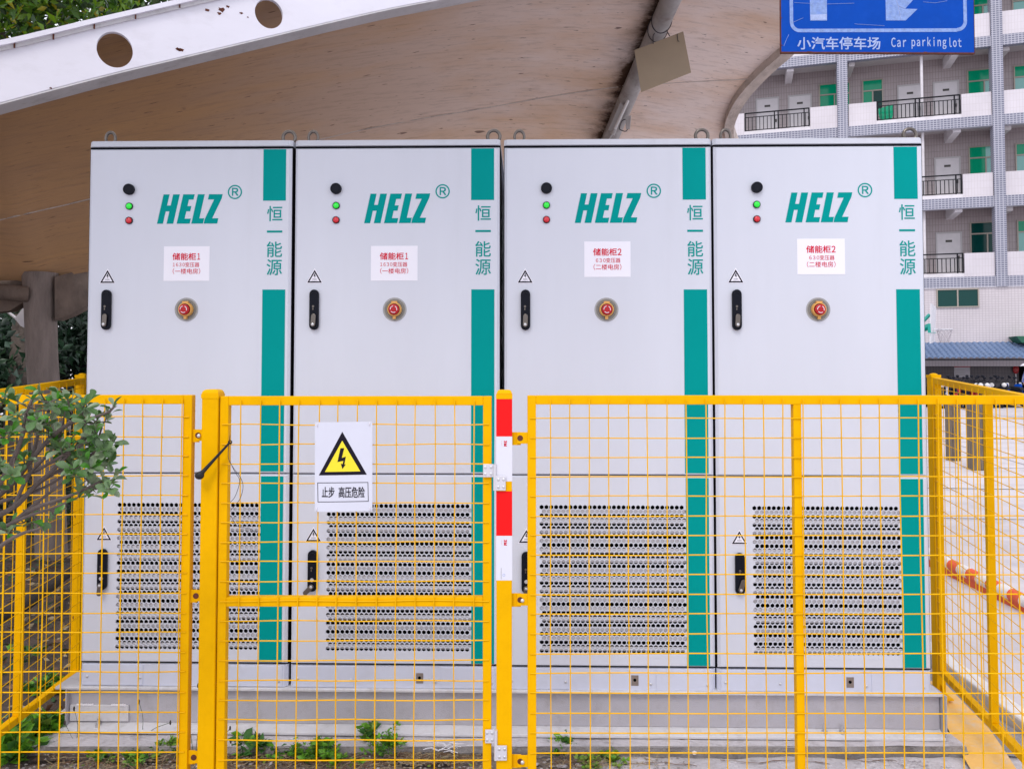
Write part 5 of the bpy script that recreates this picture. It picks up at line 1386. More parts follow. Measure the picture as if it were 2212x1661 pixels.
# =================================================================== MOPEDS
def make_moped(body, seat='rubber'):
    r = empty('parked_moped')
    for y in (-.62, .62):
        m = MB(); m.torus((0, y, .24), .205, .045, 'x', 18, 6); w_ = m.build('wheel', 'rubber', r, smooth=True)
        m = MB(); m.ball((0, y, .24), .15, 10, (.25, 1, 1)); m.build('rim', 'zinc', w_, smooth=True)
    def yz(poly, x, nm, mt, par=r):   # side profile extruded across
        m = MB(); n = len(poly); m.add([(-x, a, b) for a, b in poly] + [(x, a, b) for a, b in poly], [tuple(range(n))[::-1], tuple(range(n, 2 * n))] + [(i, (i + 1) % n, (i + 1) % n + n, i + n) for i in range(n)])
        return m.build(nm, mt, par, bev=.02)
    yz([(-.52, .28), (-.30, .26), (.10, .22), (.30, .30), (.75, .42), (.85, .62), (.72, .70), (.10, .66), (0, .36), (-.26, .34), (-.36, .86), (-.46, .90)], .13, 'body', body)
    yz([(.02, .66), (.78, .69), (.80, .76), (.40, .80), (.05, .77)], .12, 'seat', seat)
    yz([(-.80, .42), (-.62, .50), (-.44, .42), (-.46, .48), (-.62, .56), (-.80, .50)], .07, 'mudguard', body)
    m = MB(); m.tube([(0, -.62, .24), (0, -.50, .62), (0, -.40, .98)], .03, 8); m.tube([(-.33, -.28, 1.0), (-.12, -.40, .97), (.12, -.40, .97), (.33, -.28, 1.0)], .018, 8); hb_ = m.build('handlebar', 'rubber', r, smooth=True)
    for sx_ in (-1, 1):
        m = MB(); m.tube([(sx_ * .22, -.34, .98), (sx_ * .30, -.38, 1.12)], .008, 5); m.ball((sx_ * .31, -.38, 1.16), .062, 10, (1, .35, .75)); m.build('mirror', 'knob_black', hb_, smooth=True)
    m = MB(); m.ball((0, -.50, .86), .085, 12, (1, .6, 1)); m.build('headlight', 'lamp_tube', r, smooth=True)
    m = MB(); m.box((-.09, .86, .55), (.09, .90, .63)); m.build('tail_light', 'red_lens', r)
    m = MB(); m.box((-.16, .72, .76), (.16, 1.02, 1.02)); return r, m
protos = []
for body, nm in (('knob_black', 'black'), ('sign_blue', 'blue'), ('red_plastic', 'red'), ('notice_white', 'pale grey')):
    r, tb = make_moped(body); protos.append((r, nm, tb))
mlist = [(2012, 0), (2030, 3), (2047, 0), (2064, 2), (2080, 0), (2094, 2), (2108, 0), (2122, 3), (2137, 0), (2152, 1), (2168, 0), (2184, 1), (2202, 0)]
used = set()
names_txt = {2012: 'nearest the hoop', 2030: 'second from the left of the row', 2047: 'third from the left, half hidden by the corner post', 2064: 'left of the darker wooden post', 2080: 'behind the gap between the wooden posts',
             2094: 'behind the wider wooden post', 2108: 'right behind the wider wooden post', 2122: 'just right of the wider wooden post', 2137: 'behind the side fence stile', 2152: 'left of the tilted black one', 2168: 'with its handlebar in clear view', 2184: 'beside the person in the white hat', 2202: 'at the right edge of the photo'}
for px, ki in mlist:
    r, nm, tb = protos[ki]
    o = r if ki not in used else copy_tree(r); used.add(ki)
    gx_ = ground_at(px, 880, -.055)
    o.location = (gx_.x, gx_.y + random.uniform(-.2, .2), -.055); o.rotation_euler = (0, R(random.uniform(3, 8)), R(random.uniform(-35, 25) + (80 if px in (2152, 2184) else 0)))
    tag(o, f'{nm} moped {names_txt[px]} under the blue roof', 'moped', 'mopeds parked in a row under the blue roof')

# =================================================================== PERSON at the right edge
def skin_person(loc, rz):
    r = tag(empty('person', loc, rz), 'person in a white sun hat and patterned dark top walking at the right edge', 'person')
    V_ = [(0, 0, .92), (0, 0, 1.12), (0, 0, 1.36), (0, -.01, 1.47), (0, -.02, 1.58),
          (-.10, 0, .88), (-.11, -.06, .48), (-.11, .02, .08), (-.11, -.12, .04), (.10, 0, .88), (.11, .08, .48), (.11, .20, .10), (.11, .08, .04),
          (-.18, 0, 1.36), (-.24, .02, 1.08), (-.25, -.10, .86), (-.26, -.15, .78), (.18, 0, 1.36), (.24, .04, 1.08), (.25, -.06, .86), (.26, -.11, .78)]
    E_ = [(0, 1), (1, 2), (2, 3), (3, 4), (0, 5), (5, 6), (6, 7), (7, 8), (0, 9), (9, 10), (10, 11), (11, 12), (2, 13), (13, 14), (14, 15), (15, 16), (2, 17), (17, 18), (18, 19), (19, 20)]
    Rd = [.14, .12, .14, .055, .06, .09, .06, .045, .035, .09, .06, .045, .035, .06, .042, .032, .035, .06, .042, .032, .035]
    me = bpy.data.meshes.new('body'); me.from_pydata(V_, E_, []); me.materials.append(MATS['skin']); o = link('body', me, r)
    sk = o.modifiers.new('skin', 'SKIN'); sv = me.skin_vertices[0].data
    for v, rr in zip(sv, Rd): v.radius = (rr, rr * .8)
    sv[0].use_root = True
    sb = o.modifiers.new('sub', 'SUBSURF'); sb.levels = 2; sb.render_levels = 2
    m = MB(); m.ball((0, -.03, 1.62), .095, 16, (.85, 1, 1.2)); m.ball((0, -.125, 1.61), .018, 8, (1, 1, 1.4)); hd = m.build('head', 'skin', r, smooth=True)
    m = MB(); m.ball((0, .0, 1.64), .105, 14, (.9, 1, 1.15)); m.v = [v for v in m.v]; m.build('hair', 'rubber', r, smooth=True)
    # hat: crown and drooping brim
    m = MB(); n = 28; prof = [(.0, 1.82), (.06, 1.815), (.105, 1.78), (.125, 1.70), (.13, 1.665), (.20, 1.635), (.265, 1.585), (.265, 1.578), (.20, 1.625), (.12, 1.655)]
    vs = [(rr * math.cos(2 * math.pi * k / n), -.01 + rr * math.sin(2 * math.pi * k / n), z + .012 * math.sin(4 * math.pi * k / n) * (rr > .2)) for rr, z in prof for k in range(n)]
    fs = [(j * n + k, j * n + (k + 1) % n, (j + 1) * n + (k + 1) % n, (j + 1) * n + k) for j in range(len(prof) - 1) for k in range(n)]
    m.add(vs, fs); m.build('sun_hat', 'litter_white', r, smooth=True)
    def sleeve(pts, rad, nm, mt, sy=.8):
        m = MB(); m.tube(curve_pts(pts, 4), [a for a in np.interp(np.linspace(0, 1, (len(pts) - 1) * 4 + 1), np.linspace(0, 1, len(rad)), rad)], 16)
        m.build(nm, mt, r, smooth=True)
    sleeve([(0, 0, .80), (0, 0, 1.0), (0, 0, 1.2), (0, 0, 1.40), (0, -.01, 1.47)], [.175, .155, .15, .165, .07], 'top', 'cloth_pattern')
    for s_ in (-1, 1):
        sleeve([(s_ * .13, 0, 1.39), (s_ * .21, .01, 1.26), (s_ * .245, .03, 1.08)], [.075, .068, .055], 'sleeve', 'cloth_pattern')
    sleeve([(-.09, 0, .92), (-.11, -.06, .48), (-.11, .02, .12)], [.115, .085, .06], 'trouser_leg', 'rubber'); sleeve([(.09, 0, .92), (.11, .08, .48), (.11, .20, .14)], [.115, .085, .06], 'trouser_leg', 'rubber')
    return r
mat('skin', (0.45, 0.27, 0.19), 0.55)
mat('cloth_pattern', (0.06, 0.08, 0.22), 0.8, var=.3, dirt=(.6, .6, .65), dirt_amt=.9, dirt_scale=14)
pg = ground_at(2236, 905, -.055)
skin_person((at(2226, 800, pg.y).x, pg.y, -.055), R(20))

# =================================================================== FOREGROUND SHRUB
def blade(L_, w, cup, bend):
    """single obovate leaf as an 8-face mesh, base at origin, tip along +x"""
    xs = [0, .18, .45, .72, .9, 1.0]; ws = [.04, .30, .78, 1.0, .70, .08]
    m = MB(); vs = []
    for x, q in zip(xs, ws):
        zz = -bend * x * x * L_
        vs += [(x * L_, -q * w / 2, zz + cup * q * w), (x * L_, 0, zz), (x * L_, q * w / 2, zz + cup * q * w)]
    fs = []
    for k in range(5):
        a = 3 * k; fs += [(a, a + 3, a + 4, a + 1), (a + 1, a + 4, a + 5, a + 2)]
    m.add(vs, fs); return m
leaf_meshes = []
for mi in range(4):
    for v in range(2):
        leaf_meshes.append(blade(1.0, (.50, .58)[v], (.16, .28)[v], (.12, .30)[v]).mesh('leaf', LEAF[mi], smooth=True))
YSH = 1.9
sh = tag(empty('leafy_shrub', at(-80, 1180, YSH)), 'leafy green garden shrub reaching in front of the fence at the left edge', 'shrub')
rs = random.Random(5)
def sp(px, py, dy=0.0): return rel(sh, at(px, py, YSH + dy))
main = [[(-150, 1240, .1), (-60, 1180, .05), (20, 1135, 0), (70, 1100, -.02), (130, 1078, -.03), (180, 1058, -.03), (215, 1040, -.03)],
        [(-140, 1190, .0), (-40, 1130, 0), (30, 1095, .0), (75, 1050, .03), (120, 1020, .04), (175, 1000, .05), (225, 985, .04), (242, 965, .03)],
        [(-140, 1160, .1), (-30, 1090, .08), (30, 1040, .05), (70, 990, .03), (105, 950, .02), (150, 915, 0), (190, 905, -.02), (228, 893, -.03), (246, 880, -.04)],
        [(-120, 1120, -.05), (-20, 1060, -.05), (20, 1010, -.05), (45, 950, -.06), (55, 900, -.06), (70, 860, -.05)],
        [(-160, 1270, -.05), (-50, 1215, -.04), (30, 1160, -.05), (90, 1140, -.05)],
        [(20, 1135, 0), (80, 1085, .02), (140, 1040, .03), (190, 1000, .02)],
        [(-30, 1090, .08), (50, 1070, .05), (110, 1045, .03), (160, 1010, .0), (200, 985, -.02)],
        [(-20, 1150, .02), (60, 1115, -.04), (120, 1095, -.05), (165, 1075, -.05)],
        [(30, 1095, .0), (60, 1030, .02), (100, 985, .03), (130, 940, .03), (140, 890, .02)],
        [(30, 1040, .05), (90, 1010, .02), (150, 975, -.02), (195, 950, -.03), (212, 930, -.03)],
        [(70, 990, .03), (85, 930, .05), (110, 880, .06), (125, 855, .05)],
        [(-20, 1060, -.05), (-30, 980, -.1), (-10, 920, -.1), (0, 870, -.08)],
        [(75, 1050, .03), (130, 1000, .0), (175, 950, .0), (185, 920, .0), (176, 880, 0), (180, 862, 0)],
        [(175, 1000, .05), (205, 975, .03), (215, 940, .02), (222, 915, 0)]]
bm2 = MB()
skel = []
for br in main:
    pts = curve_pts([sp(*p) for p in br], 5)
    r0 = .0085 if br[0][0] < -100 else .0052
    bm2.tube(pts, [r0 * (1 - .72 * k / (len(pts) - 1)) for k in range(len(pts))], 7)
    skel += pts[4:]
bm2.build('branch', 'twig', sh, smooth=True)
tips = []
region = [(-60, 985, 845, 1160)]
def inside(x, y):
    if y < 850 and x > 130: return False
    if x > 262: return False
    if y < 890: return x < 255
    if y < 960: return x < 215
    if y < 1060: return x < 240 and not (x > 60 and y > 1010 and x < 150 and rs.random() < .6)
    return x < 190 and rs.random() < .22
heads = []
fixed = [(246, 876), (232, 892), (196, 862), (186, 895), (180, 868), (212, 905), (205, 930), (212, 950), (186, 945), (243, 950), (238, 972), (218, 968), (252, 1046 - 20), (240, 1045), (215, 1050), (200, 1058), (195, 1010), (175, 985), (150, 960), (150, 1000), (128, 972), (10, 858), (30, 862), (70, 862), (88, 850), (125, 862), (145, 862), (100, 870), (158, 1025), (122, 1110), (60, 1120), (30, 1128), (12, 1145), (85, 1135)]
for f_ in fixed: heads.append((f_[0], f_[1], rs.uniform(-.06, .04)))
while len(heads) < 90:
    x, y = rs.uniform(-70, 250), rs.uniform(852, 1075)
    if not inside(x, y): continue
    if y > 1000 and rs.random() < .5: continue
    heads.append((x, y, rs.uniform(-.14, .12)))
tw = MB(); leaf_list = []
for (x, y, dy) in heads:
    h0 = sp(x, y, dy)
    near = min(skel, key=lambda q: (q - h0).length + (0.05 if q.x > h0.x else 0))
    mid = near.lerp(h0, .55) + Vector((0, 0, -.008))
    tw.tube(curve_pts([near, mid, h0], 4), .0017, 5)
    ax = (h0 - mid).normalized(); ax = (ax + Vector((0, -.25, .55))).normalized()
    a = ax.cross(Vector((0, 1, 0.1))).normalized(); b = ax.cross(a)
    n = rs.randint(6, 9); ph = rs.uniform(0, 6)
    for k in range(n):
        t = ph + k * 2.4; el = rs.uniform(.15, .75) if k > 2 else rs.uniform(.9, 1.4)
        d = (a * math.cos(t) + b * math.sin(t)) * math.cos(el) + ax * math.sin(el)
        base = h0 - ax * .022 * (k / n) * 1.2
        size = rs.uniform(.020, .038)
        leaf_list.append((base, d.normalized(), size, ax))
tw.build('twigs', 'twig', sh, smooth=True)['kind'] = 'stuff'
wcam = Vector((0, 0, EYE)) - sh.location
def leaf_matrix(base, d, size, up):
    side = up.cross(d)
    if side.length < .05: side = Vector((1, 0, 0)).cross(d)
    side.normalize(); nz_ = d.cross(side).normalized()
    return Matrix(((d.x * size, side.x * size, nz_.x * size, base.x), (d.y * size, side.y * size, nz_.y * size, base.y), (d.z * size, side.z * size, nz_.z * size, base.z), (0, 0, 0, 1)))
order = sorted(range(len(leaf_list)), key=lambda i: leaf_list[i][0].y)
infr = [i for i in order if proj(leaf_list[i][0] + sh.location)[0] > -5]
chosen = set(infr[:300]); rest = []
for i, (base, d, size, up) in enumerate(leaf_list):
    up2 = (up + Vector((rs.uniform(-.4, .4), rs.uniform(-.6, .1), .6))).normalized()
    M = leaf_matrix(base, d, size, up2); u = rs.random()
    mi = 0 if u < .38 else 1 if u < .68 else 2 if u < .84 else 3
    if i in chosen:
        o = link('leaf', leaf_meshes[mi * 2 + rs.randint(0, 1)], sh); o.matrix_local = M
    else: rest.append((M, mi, rs.randint(0, 1)))
m = MB()
for M, mi, v in rest:
    src = leaf_meshes[mi * 2 + v]; m.cur = mi
    m.add([M @ q.co for q in src.vertices], [tuple(p.vertices) for p in src.polygons])
fo = m.build('foliage', LEAF, sh, smooth=True); fo['kind'] = 'stuff'

# =================================================================== TREES AND HEDGES
def blob_leaves(n, blobs, size, mats, probs, name, parent=None, droop=.3, hollow=.55):
    """leaf faces spread through overlapping ellipsoids (cx,cy,cz,rx,ry,rz)"""
    per = np.array([b[3] * b[4] * b[5] for b in blobs]) ** .67; per = (per / per.sum() * n).astype(int)
    P = []
    for b, k in zip(blobs, per):
        d = rng.normal(size=(k, 3)); d /= np.linalg.norm(d, axis=1, keepdims=True)
        r = rng.uniform(hollow, 1.0, (k, 1)) ** .6 * (1 + .18 * np.sin(d[:, :1] * 7 + b[0]) * np.cos(d[:, 2:] * 6))
        P.append(np.array(b[:3]) + d * r * np.array(b[3:]))
    P = np.concatenate(P); n = len(P)
    # gather into sprays
    c = P[rng.integers(0, n, n // 14)]
    own = rng.integers(0, len(c), n); P2 = c[own] + rng.normal(size=(n, 3)) * size * 1.6
    D = rng.normal(size=(n, 3)); D[:, 2] -= droop
    me = leaves_mesh(name, P2, D, rng.uniform(.7, 1.2, n) * size, mats, rng.choice(len(mats), n, p=probs).astype('i'))
    return link(name, me, parent)
def tree(loc, label, blobs, n, size, mats, probs, trunk, cat='tree', name='tree', group=None, limbs=5):
    r = tag(empty(name, loc), label, cat, group)
    m = MB(); m.tube([Vector(p) for p in trunk[0]], trunk[1], 10)
    tp_ = Vector(trunk[0][-1])
    for b in blobs[:limbs]:
        e = Vector(b[:3]); md = tp_.lerp(e, .5) + Vector((0, 0, -.15)); m.tube(curve_pts([tp_ - Vector((0, 0, .2)), md, e], 4), [trunk[1][-1] * .6 * (1 - .8 * k / 8) for k in range(9)], 6)
    m.build('trunk', 'bark', r, smooth=True)
    blob_leaves(n, blobs, size, mats, probs, 'crown', r)
    return r
# leafy tree over the canopy edge (upper left)
b_ = []
rt = random.Random(3)
Yt = 8.0
t0 = Vector((at(60, 40, Yt).x, Yt, -.05))
for k in range(26):
    px, py = rt.uniform(-160, 215), rt.uniform(-220, 62)
    if py > 75 - (px + 20) * .22: py -= 50
    p = at(px, py, Yt + rt.uniform(-.8, 1.0)) - t0; b_.append((p.x, p.y, p.z, rt.uniform(.35, .6), rt.uniform(.35, .6), rt.uniform(.25, .42)))
tree(t0, 'bright green broadleaf tree rising above the white canopy edge at the left', b_, 15000, .115, FICUS, [.42, .34, .16, .08], ([(0, 0, 0), (.1, 0, 2), (0, .1, 3.6), (-.1, 0, 4.4)], [.2, .17, .13, .1]))
b_ = []; t1 = Vector((at(270, 30, 11).x, 11, -.05))
for k in range(12):
    px, py = rt.uniform(200, 330), rt.uniform(-120, 12); p = at(px, py, 11 + rt.uniform(-.7, .8)) - t1; b_.append((p.x, p.y, p.z, .55, .5, .4))
tree(t1, 'darker tree further back beyond the canopy edge, right of the bright green one', b_, 5000, .12, FICUS, [.35, .1, .5, .05], ([(0, 0, 0), (0, 0, 3), (.1, 0, 5.5)], [.22, .18, .12]))
# dark hedge and shrubs behind the pillar
t2 = Vector((at(20, 800, 8.2).x, 8.2, -.05)); b_ = []
for k in range(24):
    px, py = rt.uniform(-260, 58), rt.uniform(690, 830); p = at(px, py, 8.2 + rt.uniform(-.7, .7)) - t2; b_.append((p.x, p.y, p.z, .42, .4, .3))
tree(t2, 'dense dark green tree left of the concrete pillar under the canopy', b_, 7000, .11, DARKLEAF, [.5, .2, .3], ([(0, 0, 0), (.05, 0, .8), (0, 0, 1.3)], [.09, .07, .06]))
t3 = Vector((at(160, 800, 9.5).x, 9.5, -.05)); b_ = []
for k in range(26):
    px, py = rt.uniform(100, 330), rt.uniform(640, 830); p = at(px, py, 9.5 + rt.uniform(-.6, .6)) - t3; b_.append((p.x, p.y, p.z, .5, .4, .38))
tree(t3, 'very dark shrubbery seen between the pillar and the left cabinet', b_, 6000, .11, DARKLEAF, [.3, .07, .63], ([(0, 0, 0), (.05, 0, .9)], [.08, .06]), name='tree')
# hedge mass closing the view behind
hb2 = []
for k in range(60):
    hb2.append((-12 + k * .26 + rt.uniform(-.2, .2), 10.8 + rt.uniform(-.5, .5), rt.uniform(.3, 3.0), .8, .6, .7))
o = blob_leaves(12000, hb2, .16, DARKLEAF, [.25, .05, .70], 'far_hedge'); tag(o, 'dark hedge mass closing the view behind the canopy', kind='stuff')
hb2 = [(x_ * .5 - 9.5, 7.2 + rt.uniform(-.4, .9), .15, .6, .5, .32) for x_ in range(15)]
o = blob_leaves(3500, hb2, .09, DARKLEAF, [.3, .05, .65], 'ground_shrubs'); tag(o, 'low dark shrubs growing on the soil under the canopy', kind='stuff')
# iron railing fence behind the pillar
irf = tag(empty('iron_fence', (-8.5, 8.9, -.05)), 'black iron railing fence behind the concrete pillar', 'fence')
m = MB()
for z in (.25, 1.25, 1.55): m.box((0, -.015, z), (9, .015, z + .03))
m.build('rail', 'rail_black', irf)
m = MB()
for k in range(75): m.tube([(k * .12, 0, 0), (k * .12, 0, 1.7)], .011, 5)
m.build('bars', 'rail_black', irf)
# garden wall behind hedge (gives the dark depth), brown timber edging on the soil
m = MB(); m.tube([at(-30, 1345, 4.3), at(60, 1300, 4.7), at(150, 1230, 5.4)], .045, 10); tag(m.build('fallen_branch', 'bark_dark', smooth=True), 'dark fallen branch lying on the soil behind the left side fence', 'branch')

# =================================================================== WEEDS, STRAW, LITTER
def weed(px, py, w, h, n, mi, label, name='weed', lsize=.03, z=-.03, cat='weed', group='weeds along the plinth'):
    g_ = ground_at(px, py, z); r = tag(empty(name, g_), label, cat, group)
    n = int(n * (2.2 if n > 50 else 1.2)); ns = max(5, n // 16)
    m = MB(); P = []; D = []
    for k in range(ns):
        a = random.uniform(0, 6.28); rr = abs(random.gauss(0, .42)); bx0 = Vector((math.cos(a) * rr * w * .6, math.sin(a) * rr * w * .35, 0))
        tip = bx0 * 1.35 + Vector((random.gauss(0, .012), random.gauss(0, .012), h * random.uniform(.55, 1.15) * max(.35, 1 - rr * .6)))
        md = bx0.lerp(tip, .5) + Vector((random.gauss(0, .004), 0, .006)); pts = curve_pts([bx0, md, tip], 4); m.tube(pts, .0011, 4)
        for q in range(n // ns):
            t = random.uniform(.15, 1.0); i = min(int(t * 8), 7); P.append(tuple(pts[i].lerp(pts[i + 1], t * 8 - i)))
            aa = q * 2.4 + random.uniform(-.3, .3); D.append((math.cos(aa), math.sin(aa), random.uniform(.0, .7)))
    P, D = np.array(P), np.array(D)
    me = leaves_mesh('leaves', P, D, rng.uniform(.55, 1.2, len(P)) * lsize, WEED[:3], rng.choice(3, len(P), p=mi).astype('i'), aspect=.5)
    link('leaves', me, r)
    m.build('stems', WEED[3], r)
    return r
weed(690, 1640, .26, .075, 330, [.75, .15, .10], 'bright green leafy weed clump left of centre below the warning sign', lsize=.028)
weed(640, 1636, .10, .05, 90, [.5, .3, .2], 'small sparse weed left of the bright green clump', lsize=.022)
weed(838, 1634, .15, .10, 220, [.8, .1, .1], 'feathery bright green weed near the right end of the gate planting', lsize=.022)
weed(795, 1612, .12, .085, 70, [.3, .5, .2], 'broad leafed weed climbing the plinth front under the gate', lsize=.042)
weed(848, 1590, .05, .05, 16, [.6, .2, .2], 'pale heart leafed sprout on the plinth edge', lsize=.045, z=.0)
weed(735, 1598, .07, .05, 30, [.2, .4, .4], 'pale green sprout rising from the middle of the clump', lsize=.035)
weed(560, 1632, .14, .06, 60, [.2, .7, .1], 'dark broad leafed weed right of the gate post', lsize=.05)
weed(520, 1622, .07, .07, 22, [.2, .7, .1], 'dark rounded leaf weed touching the gate stile', lsize=.06)
weed(365, 1628, .14, .06, 230, [.45, .1, .45], 'yellow green mossy weed clump left of the gate post', lsize=.020)
weed(455, 1620, .05, .06, 60, [.5, .1, .4], 'tiny yellow green weed in the gap beside the gate post', lsize=.018)
weed(290, 1648, .20, .04, 150, [.4, .3, .3], 'low spreading weed in front of the left cabinet', lsize=.022)
weed(215, 1640, .15, .035, 90, [.3, .4, .3], 'low weed patch on the cracked soil near the left plate', lsize=.022)
weed(1215, 1622, .13, .05, 200, [.35, .65, 0], 'dark green grassy tuft right of the banded post', lsize=.035)
weed(1318, 1645, .12, .035, 130, [.2, .1, .7], 'yellowish dry grass tuft on the concrete apron', lsize=.022)
weed(1270, 1650, .12, .03, 90, [.2, .1, .7], 'pale dry weed tuft at the bottom edge, right of the dark tuft', lsize=.022)
weed(90, 1600, .30, .09, 170, [.6, .3, .1], 'bright broad leafed ground plant in the bottom left corner', lsize=.065)
weed(15, 1640, .25, .12, 130, [.7, .2, .1], 'light green broad leafed plant at the far bottom left', lsize=.075)
weed(100, 1500, .22, .10, 190, [.4, .5, .1], 'green weed clump beside the left end of the steel beam', lsize=.035, z=-.03)
weed(60, 1430, .3, .12, 50, [.4, .5, .1], 'green weed clump against the left side fence', lsize=.045, z=-.03)
weed(250, 1560, .05, .08, 14, [.1, .3, .6], 'thin pale sprout leaning on the beam patch plate', lsize=.035, z=.0)
# tall thin flower stalks
for k, (px, pyb, tops, lb) in enumerate(((420, 1650, [(428, 1480), (445, 1545), (398, 1505)], 'tall thin stalked weed with dark buds in front of the left cabinet'),
                                        (505, 1620, [(512, 1560), (560, 1588), (498, 1600)], 'thin stalked weed with dark seed heads beside the gate'),
                                        (165, 1610, [(160, 1530), (140, 1560)], 'thin stalks sprouting before the left end of the beam'),
                                        (305, 1600, [(300, 1515), (368, 1560)], 'single leaning stalk in front of the patch plate'),
                                        (470, 1610, [(497, 1572)], 'short bent stalk with a dark tip by the gate post'))):
    g_ = ground_at(px, pyb, -.02); r = tag(empty('weed_stalk', g_), lb, 'weed', 'thin weed stalks'); m = MB(); bt = []
    for tx, ty in tops:
        e = at(tx, ty, g_.y - .03) - g_; md = e * .5 + Vector((random.uniform(-.012, .012), 0, .01)); m.tube(curve_pts([Vector((0, 0, 0)), md, e], 5), .0011, 4); bt.append(e)
    m.build('stem', WEED[3], r)
    for e in bt:
        m = MB(); m.ball(e, .0042, 8, (1, 1, 2.4)); m.build('seed_head', 'bark_dark', r, smooth=True)
# straw and dry litter
def scatter_straw(name, regions, L0, L1, mt, label, z=-.022, rad=.0009):
    m = MB()
    for (x0, x1, y0, y1, n) in regions:
        for k in range(n):
            px, py = random.uniform(x0, x1), random.uniform(y0, y1); p = ground_at(px, py, z); a = random.uniform(0, math.pi); L_ = random.uniform(L0, L1)
            q = Vector((math.cos(a) * L_, math.sin(a) * L_ * .5, random.uniform(0, .018))); m.tube([p + Vector((0, 0, random.uniform(0, .012))), p + q * .5 + Vector((0, 0, .006)), p + q], rad, 3, cap=False)
    tag(m.build(name, mt), label, kind='stuff')
scatter_straw('dry_straw', [(100, 420, 1610, 1665, 260), (480, 900, 1612, 1665, 420), (880, 1040, 1612, 1655, 480), (1150, 1420, 1630, 1665, 120)], .02, .07, 'straw', 'dry straw and grass stems on the soil')
scatter_straw('dead_grass', [(860, 1040, 1618, 1650, 320), (480, 860, 1614, 1665, 420), (90, 400, 1600, 1665, 260), (1200, 1300, 1635, 1662, 60)], .015, .045, 'straw_dark', 'brown dead grass on the soil', rad=.0011)
m = MB()
for k in range(900):
    px, py = random.uniform(-20, 1500), random.uniform(1608, 1672); p = ground_at(px, py, -.028); s_ = random.uniform(.002, .0075); m.ball(p, s_, 5, (1.2, 1, .6))
tag(m.build('pebbles', 'pebble'), 'small stones scattered on the soil', kind='stuff')
pts = np.array([list(ground_at(random.uniform(80, 1040), random.uniform(1606, 1668), -.018)) for _ in range(900)])
D = rng.normal(size=(900, 3)); D[:, 2] = rng.uniform(-.1, .5, 900)
o = link('leaf_litter', leaves_mesh('leaf_litter', pts, D, rng.uniform(.008, .022, 900), [MATS['straw'], MATS['straw_dark'], WEED[2], MATS['slab_concrete']], rng.choice(4, 900, p=[.35, .4, .15, .1]).astype('i'))); tag(o, 'dry leaf litter in front of the plinth', kind='stuff')
# soil litter under the canopy at the left
pts = np.stack([rng.uniform(-4.5, -1.9, 2500), rng.uniform(3.1, 6.5, 2500), np.full(2500, -.015)], 1); D = rng.normal(size=(2500, 3)); D[:, 2] = rng.uniform(-.1, .4, 2500)
o = link('fallen_leaves', leaves_mesh('fallen_leaves', pts, D, rng.uniform(.02, .06, 2500), [MATS['straw'], MATS['straw_dark'], DARKLEAF[1]], rng.choice(3, 2500, p=[.3, .4, .3]).astype('i'))); tag(o, 'fallen leaves on the soil beyond the left side fence', kind='stuff')
# plastic litter
def crumple(px, py, s_, label, mt='litter_white', z=0.0):
    g_ = ground_at(px, py, z - .01); r = random.Random(px); m = MB(); m.ball((0, 0, s_ * .5), s_, 10, (1.2, .8, .8)); m.v = [tuple(c * (1 + r.uniform(-.35, .3)) for c in v) for v in m.v]
    o = m.build('litter', mt, loc=g_); tag(o, label, 'litter', 'scraps of white litter')
crumple(405, 1618, .016, 'crumpled white scrap of paper left of the gate post')
g_ = ground_at(975, 1622, -.01); m = MB()
for k in range(34):
    a = random.uniform(-.5, .3); p = Vector((random.uniform(-.05, .05), random.uniform(-.02, .02), random.uniform(.0, .02))); q = p + Vector((random.uniform(.02, .08) * random.choice((-1, 1)), random.uniform(-.02, .02), random.uniform(-.01, .02)))
    m.tube([p, (p + q) / 2 + Vector((0, 0, .008)), q], .0016, 4)
tag(m.build('plastic_strips', 'litter_white', loc=g_), 'tangle of torn white plastic strips on the soil by the hinge', 'litter')
for px, py, s_, lb in ((1102, 1652, .006, 'small white pebble of litter at the foot of the banded post'), (1500, 1628, .009, 'white chip of mortar on the apron below the third cabinet'), (1568, 1586, .012, 'lump of pale mortar on the plinth top edge'), (318, 1608, .006, 'tiny pale orange scrap in the weeds')):
    crumple(px, py, s_, lb)

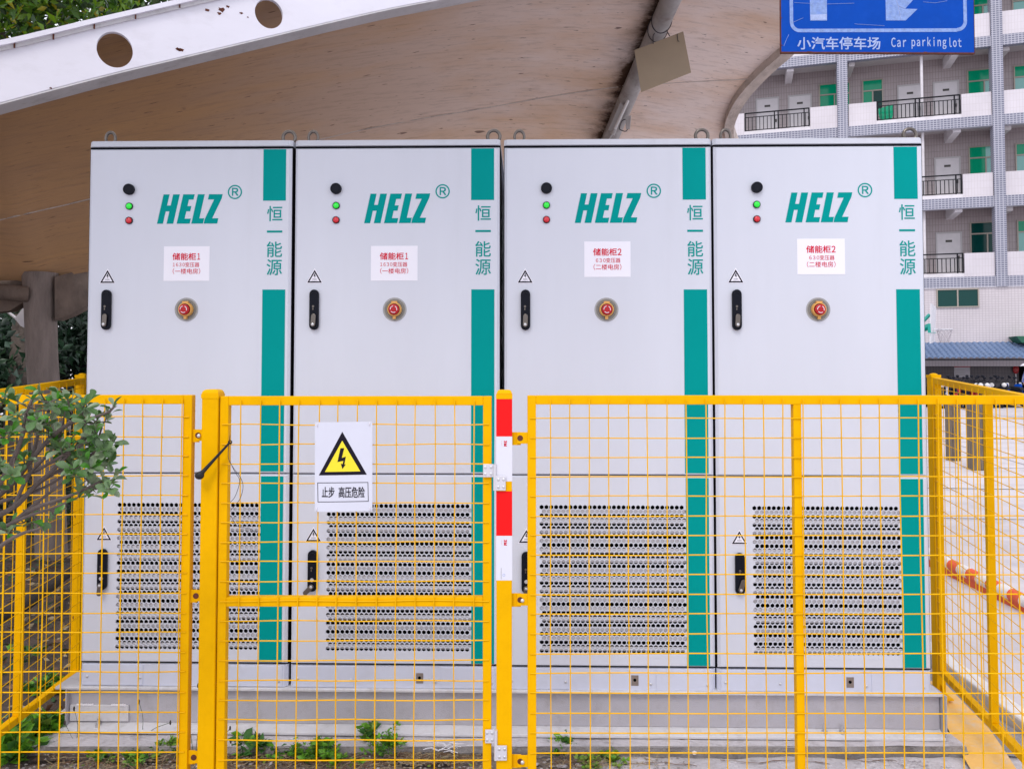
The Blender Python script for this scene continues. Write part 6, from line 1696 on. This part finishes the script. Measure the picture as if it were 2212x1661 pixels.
# unseen tree added at the near left, its crown shading the cabinet tops
b_ = []; tv = Vector((-4.6, 0.2, -.05)); ro2 = random.Random(11)
for k in range(30):
    u = ro2.random() ** 1.3; x = -3.0 + 3.9 * u; b_.append((x - tv.x, ro2.uniform(2.0, 2.75) - tv.y, ro2.uniform(3.42, 3.75) + .25 * u - tv.z, .42, .36, .24 - .06 * u))
tree(tv, 'unseen broadleaf tree added at the near left to shade the cabinet tops', b_, 7000, .10, FICUS, [.45, .25, .25, .05], ([(0, 0, 0), (.1, .2, 1.6), (.4, .8, 2.9), (1.3, 1.9, 3.75)], [.17, .14, .11, .08]), limbs=12)

hb3 = [(-6.9 + rt.uniform(-.4, .4), 1.2 + k * .28, rt.uniform(.2, 3.3), .7, .6, .6) for k in range(34)]  # unseen hedge added to keep side light out from under the canopy
o = blob_leaves(7000, hb3, .17, DARKLEAF, [.35, .15, .50], 'blocker_hedge'); tag(o, 'unseen tall hedge mass added at the left to block light', kind='stuff')

# cracks across the concrete apron and the plinth top
for pts_ in ([(1190, 1650), (1260, 1644), (1330, 1651), (1420, 1647), (1500, 1652)], [(1560, 1640), (1640, 1646), (1700, 1641), (1790, 1649)], [(1830, 1636), (1880, 1644), (1925, 1640), (1960, 1652)], [(1450, 1592), (1490, 1596), (1530, 1594)], [(1730, 1590), (1765, 1596), (1800, 1592)]):
    m = MB(); P = [ground_at(x + random.uniform(-6, 6), y, -.024 if y > 1612 else .0165) for x, y in pts_]; P = curve_pts(P, 5)
    P = [p + Vector((random.uniform(-.004, .004), random.uniform(-.006, .006), 0)) for p in P]
    for i in range(len(P) - 1):
        w_ = random.uniform(.001, .0032); q = Vector((0, w_, 0)); m.add([P[i] - q, P[i + 1] - q, P[i + 1] + q, P[i] + q], [(0, 1, 2, 3)])
    tag(m.build('apron_crack', 'straw_dark'), 'thin crack in the concrete apron', kind='structure')
# flaked mortar lumps along the slab foot at the right
m = MB()
for k in range(160):
    px = random.choice((random.uniform(1150, 2060), random.uniform(1850, 2060))); p = ground_at(px, random.uniform(1640, 1662), -.03); m.ball(p, random.uniform(.003, .011), 6, (1.5, 1, .5))
tag(m.build('mortar_rubble', 'slab_concrete'), 'crumbled mortar along the foot of the plinth', kind='stuff')
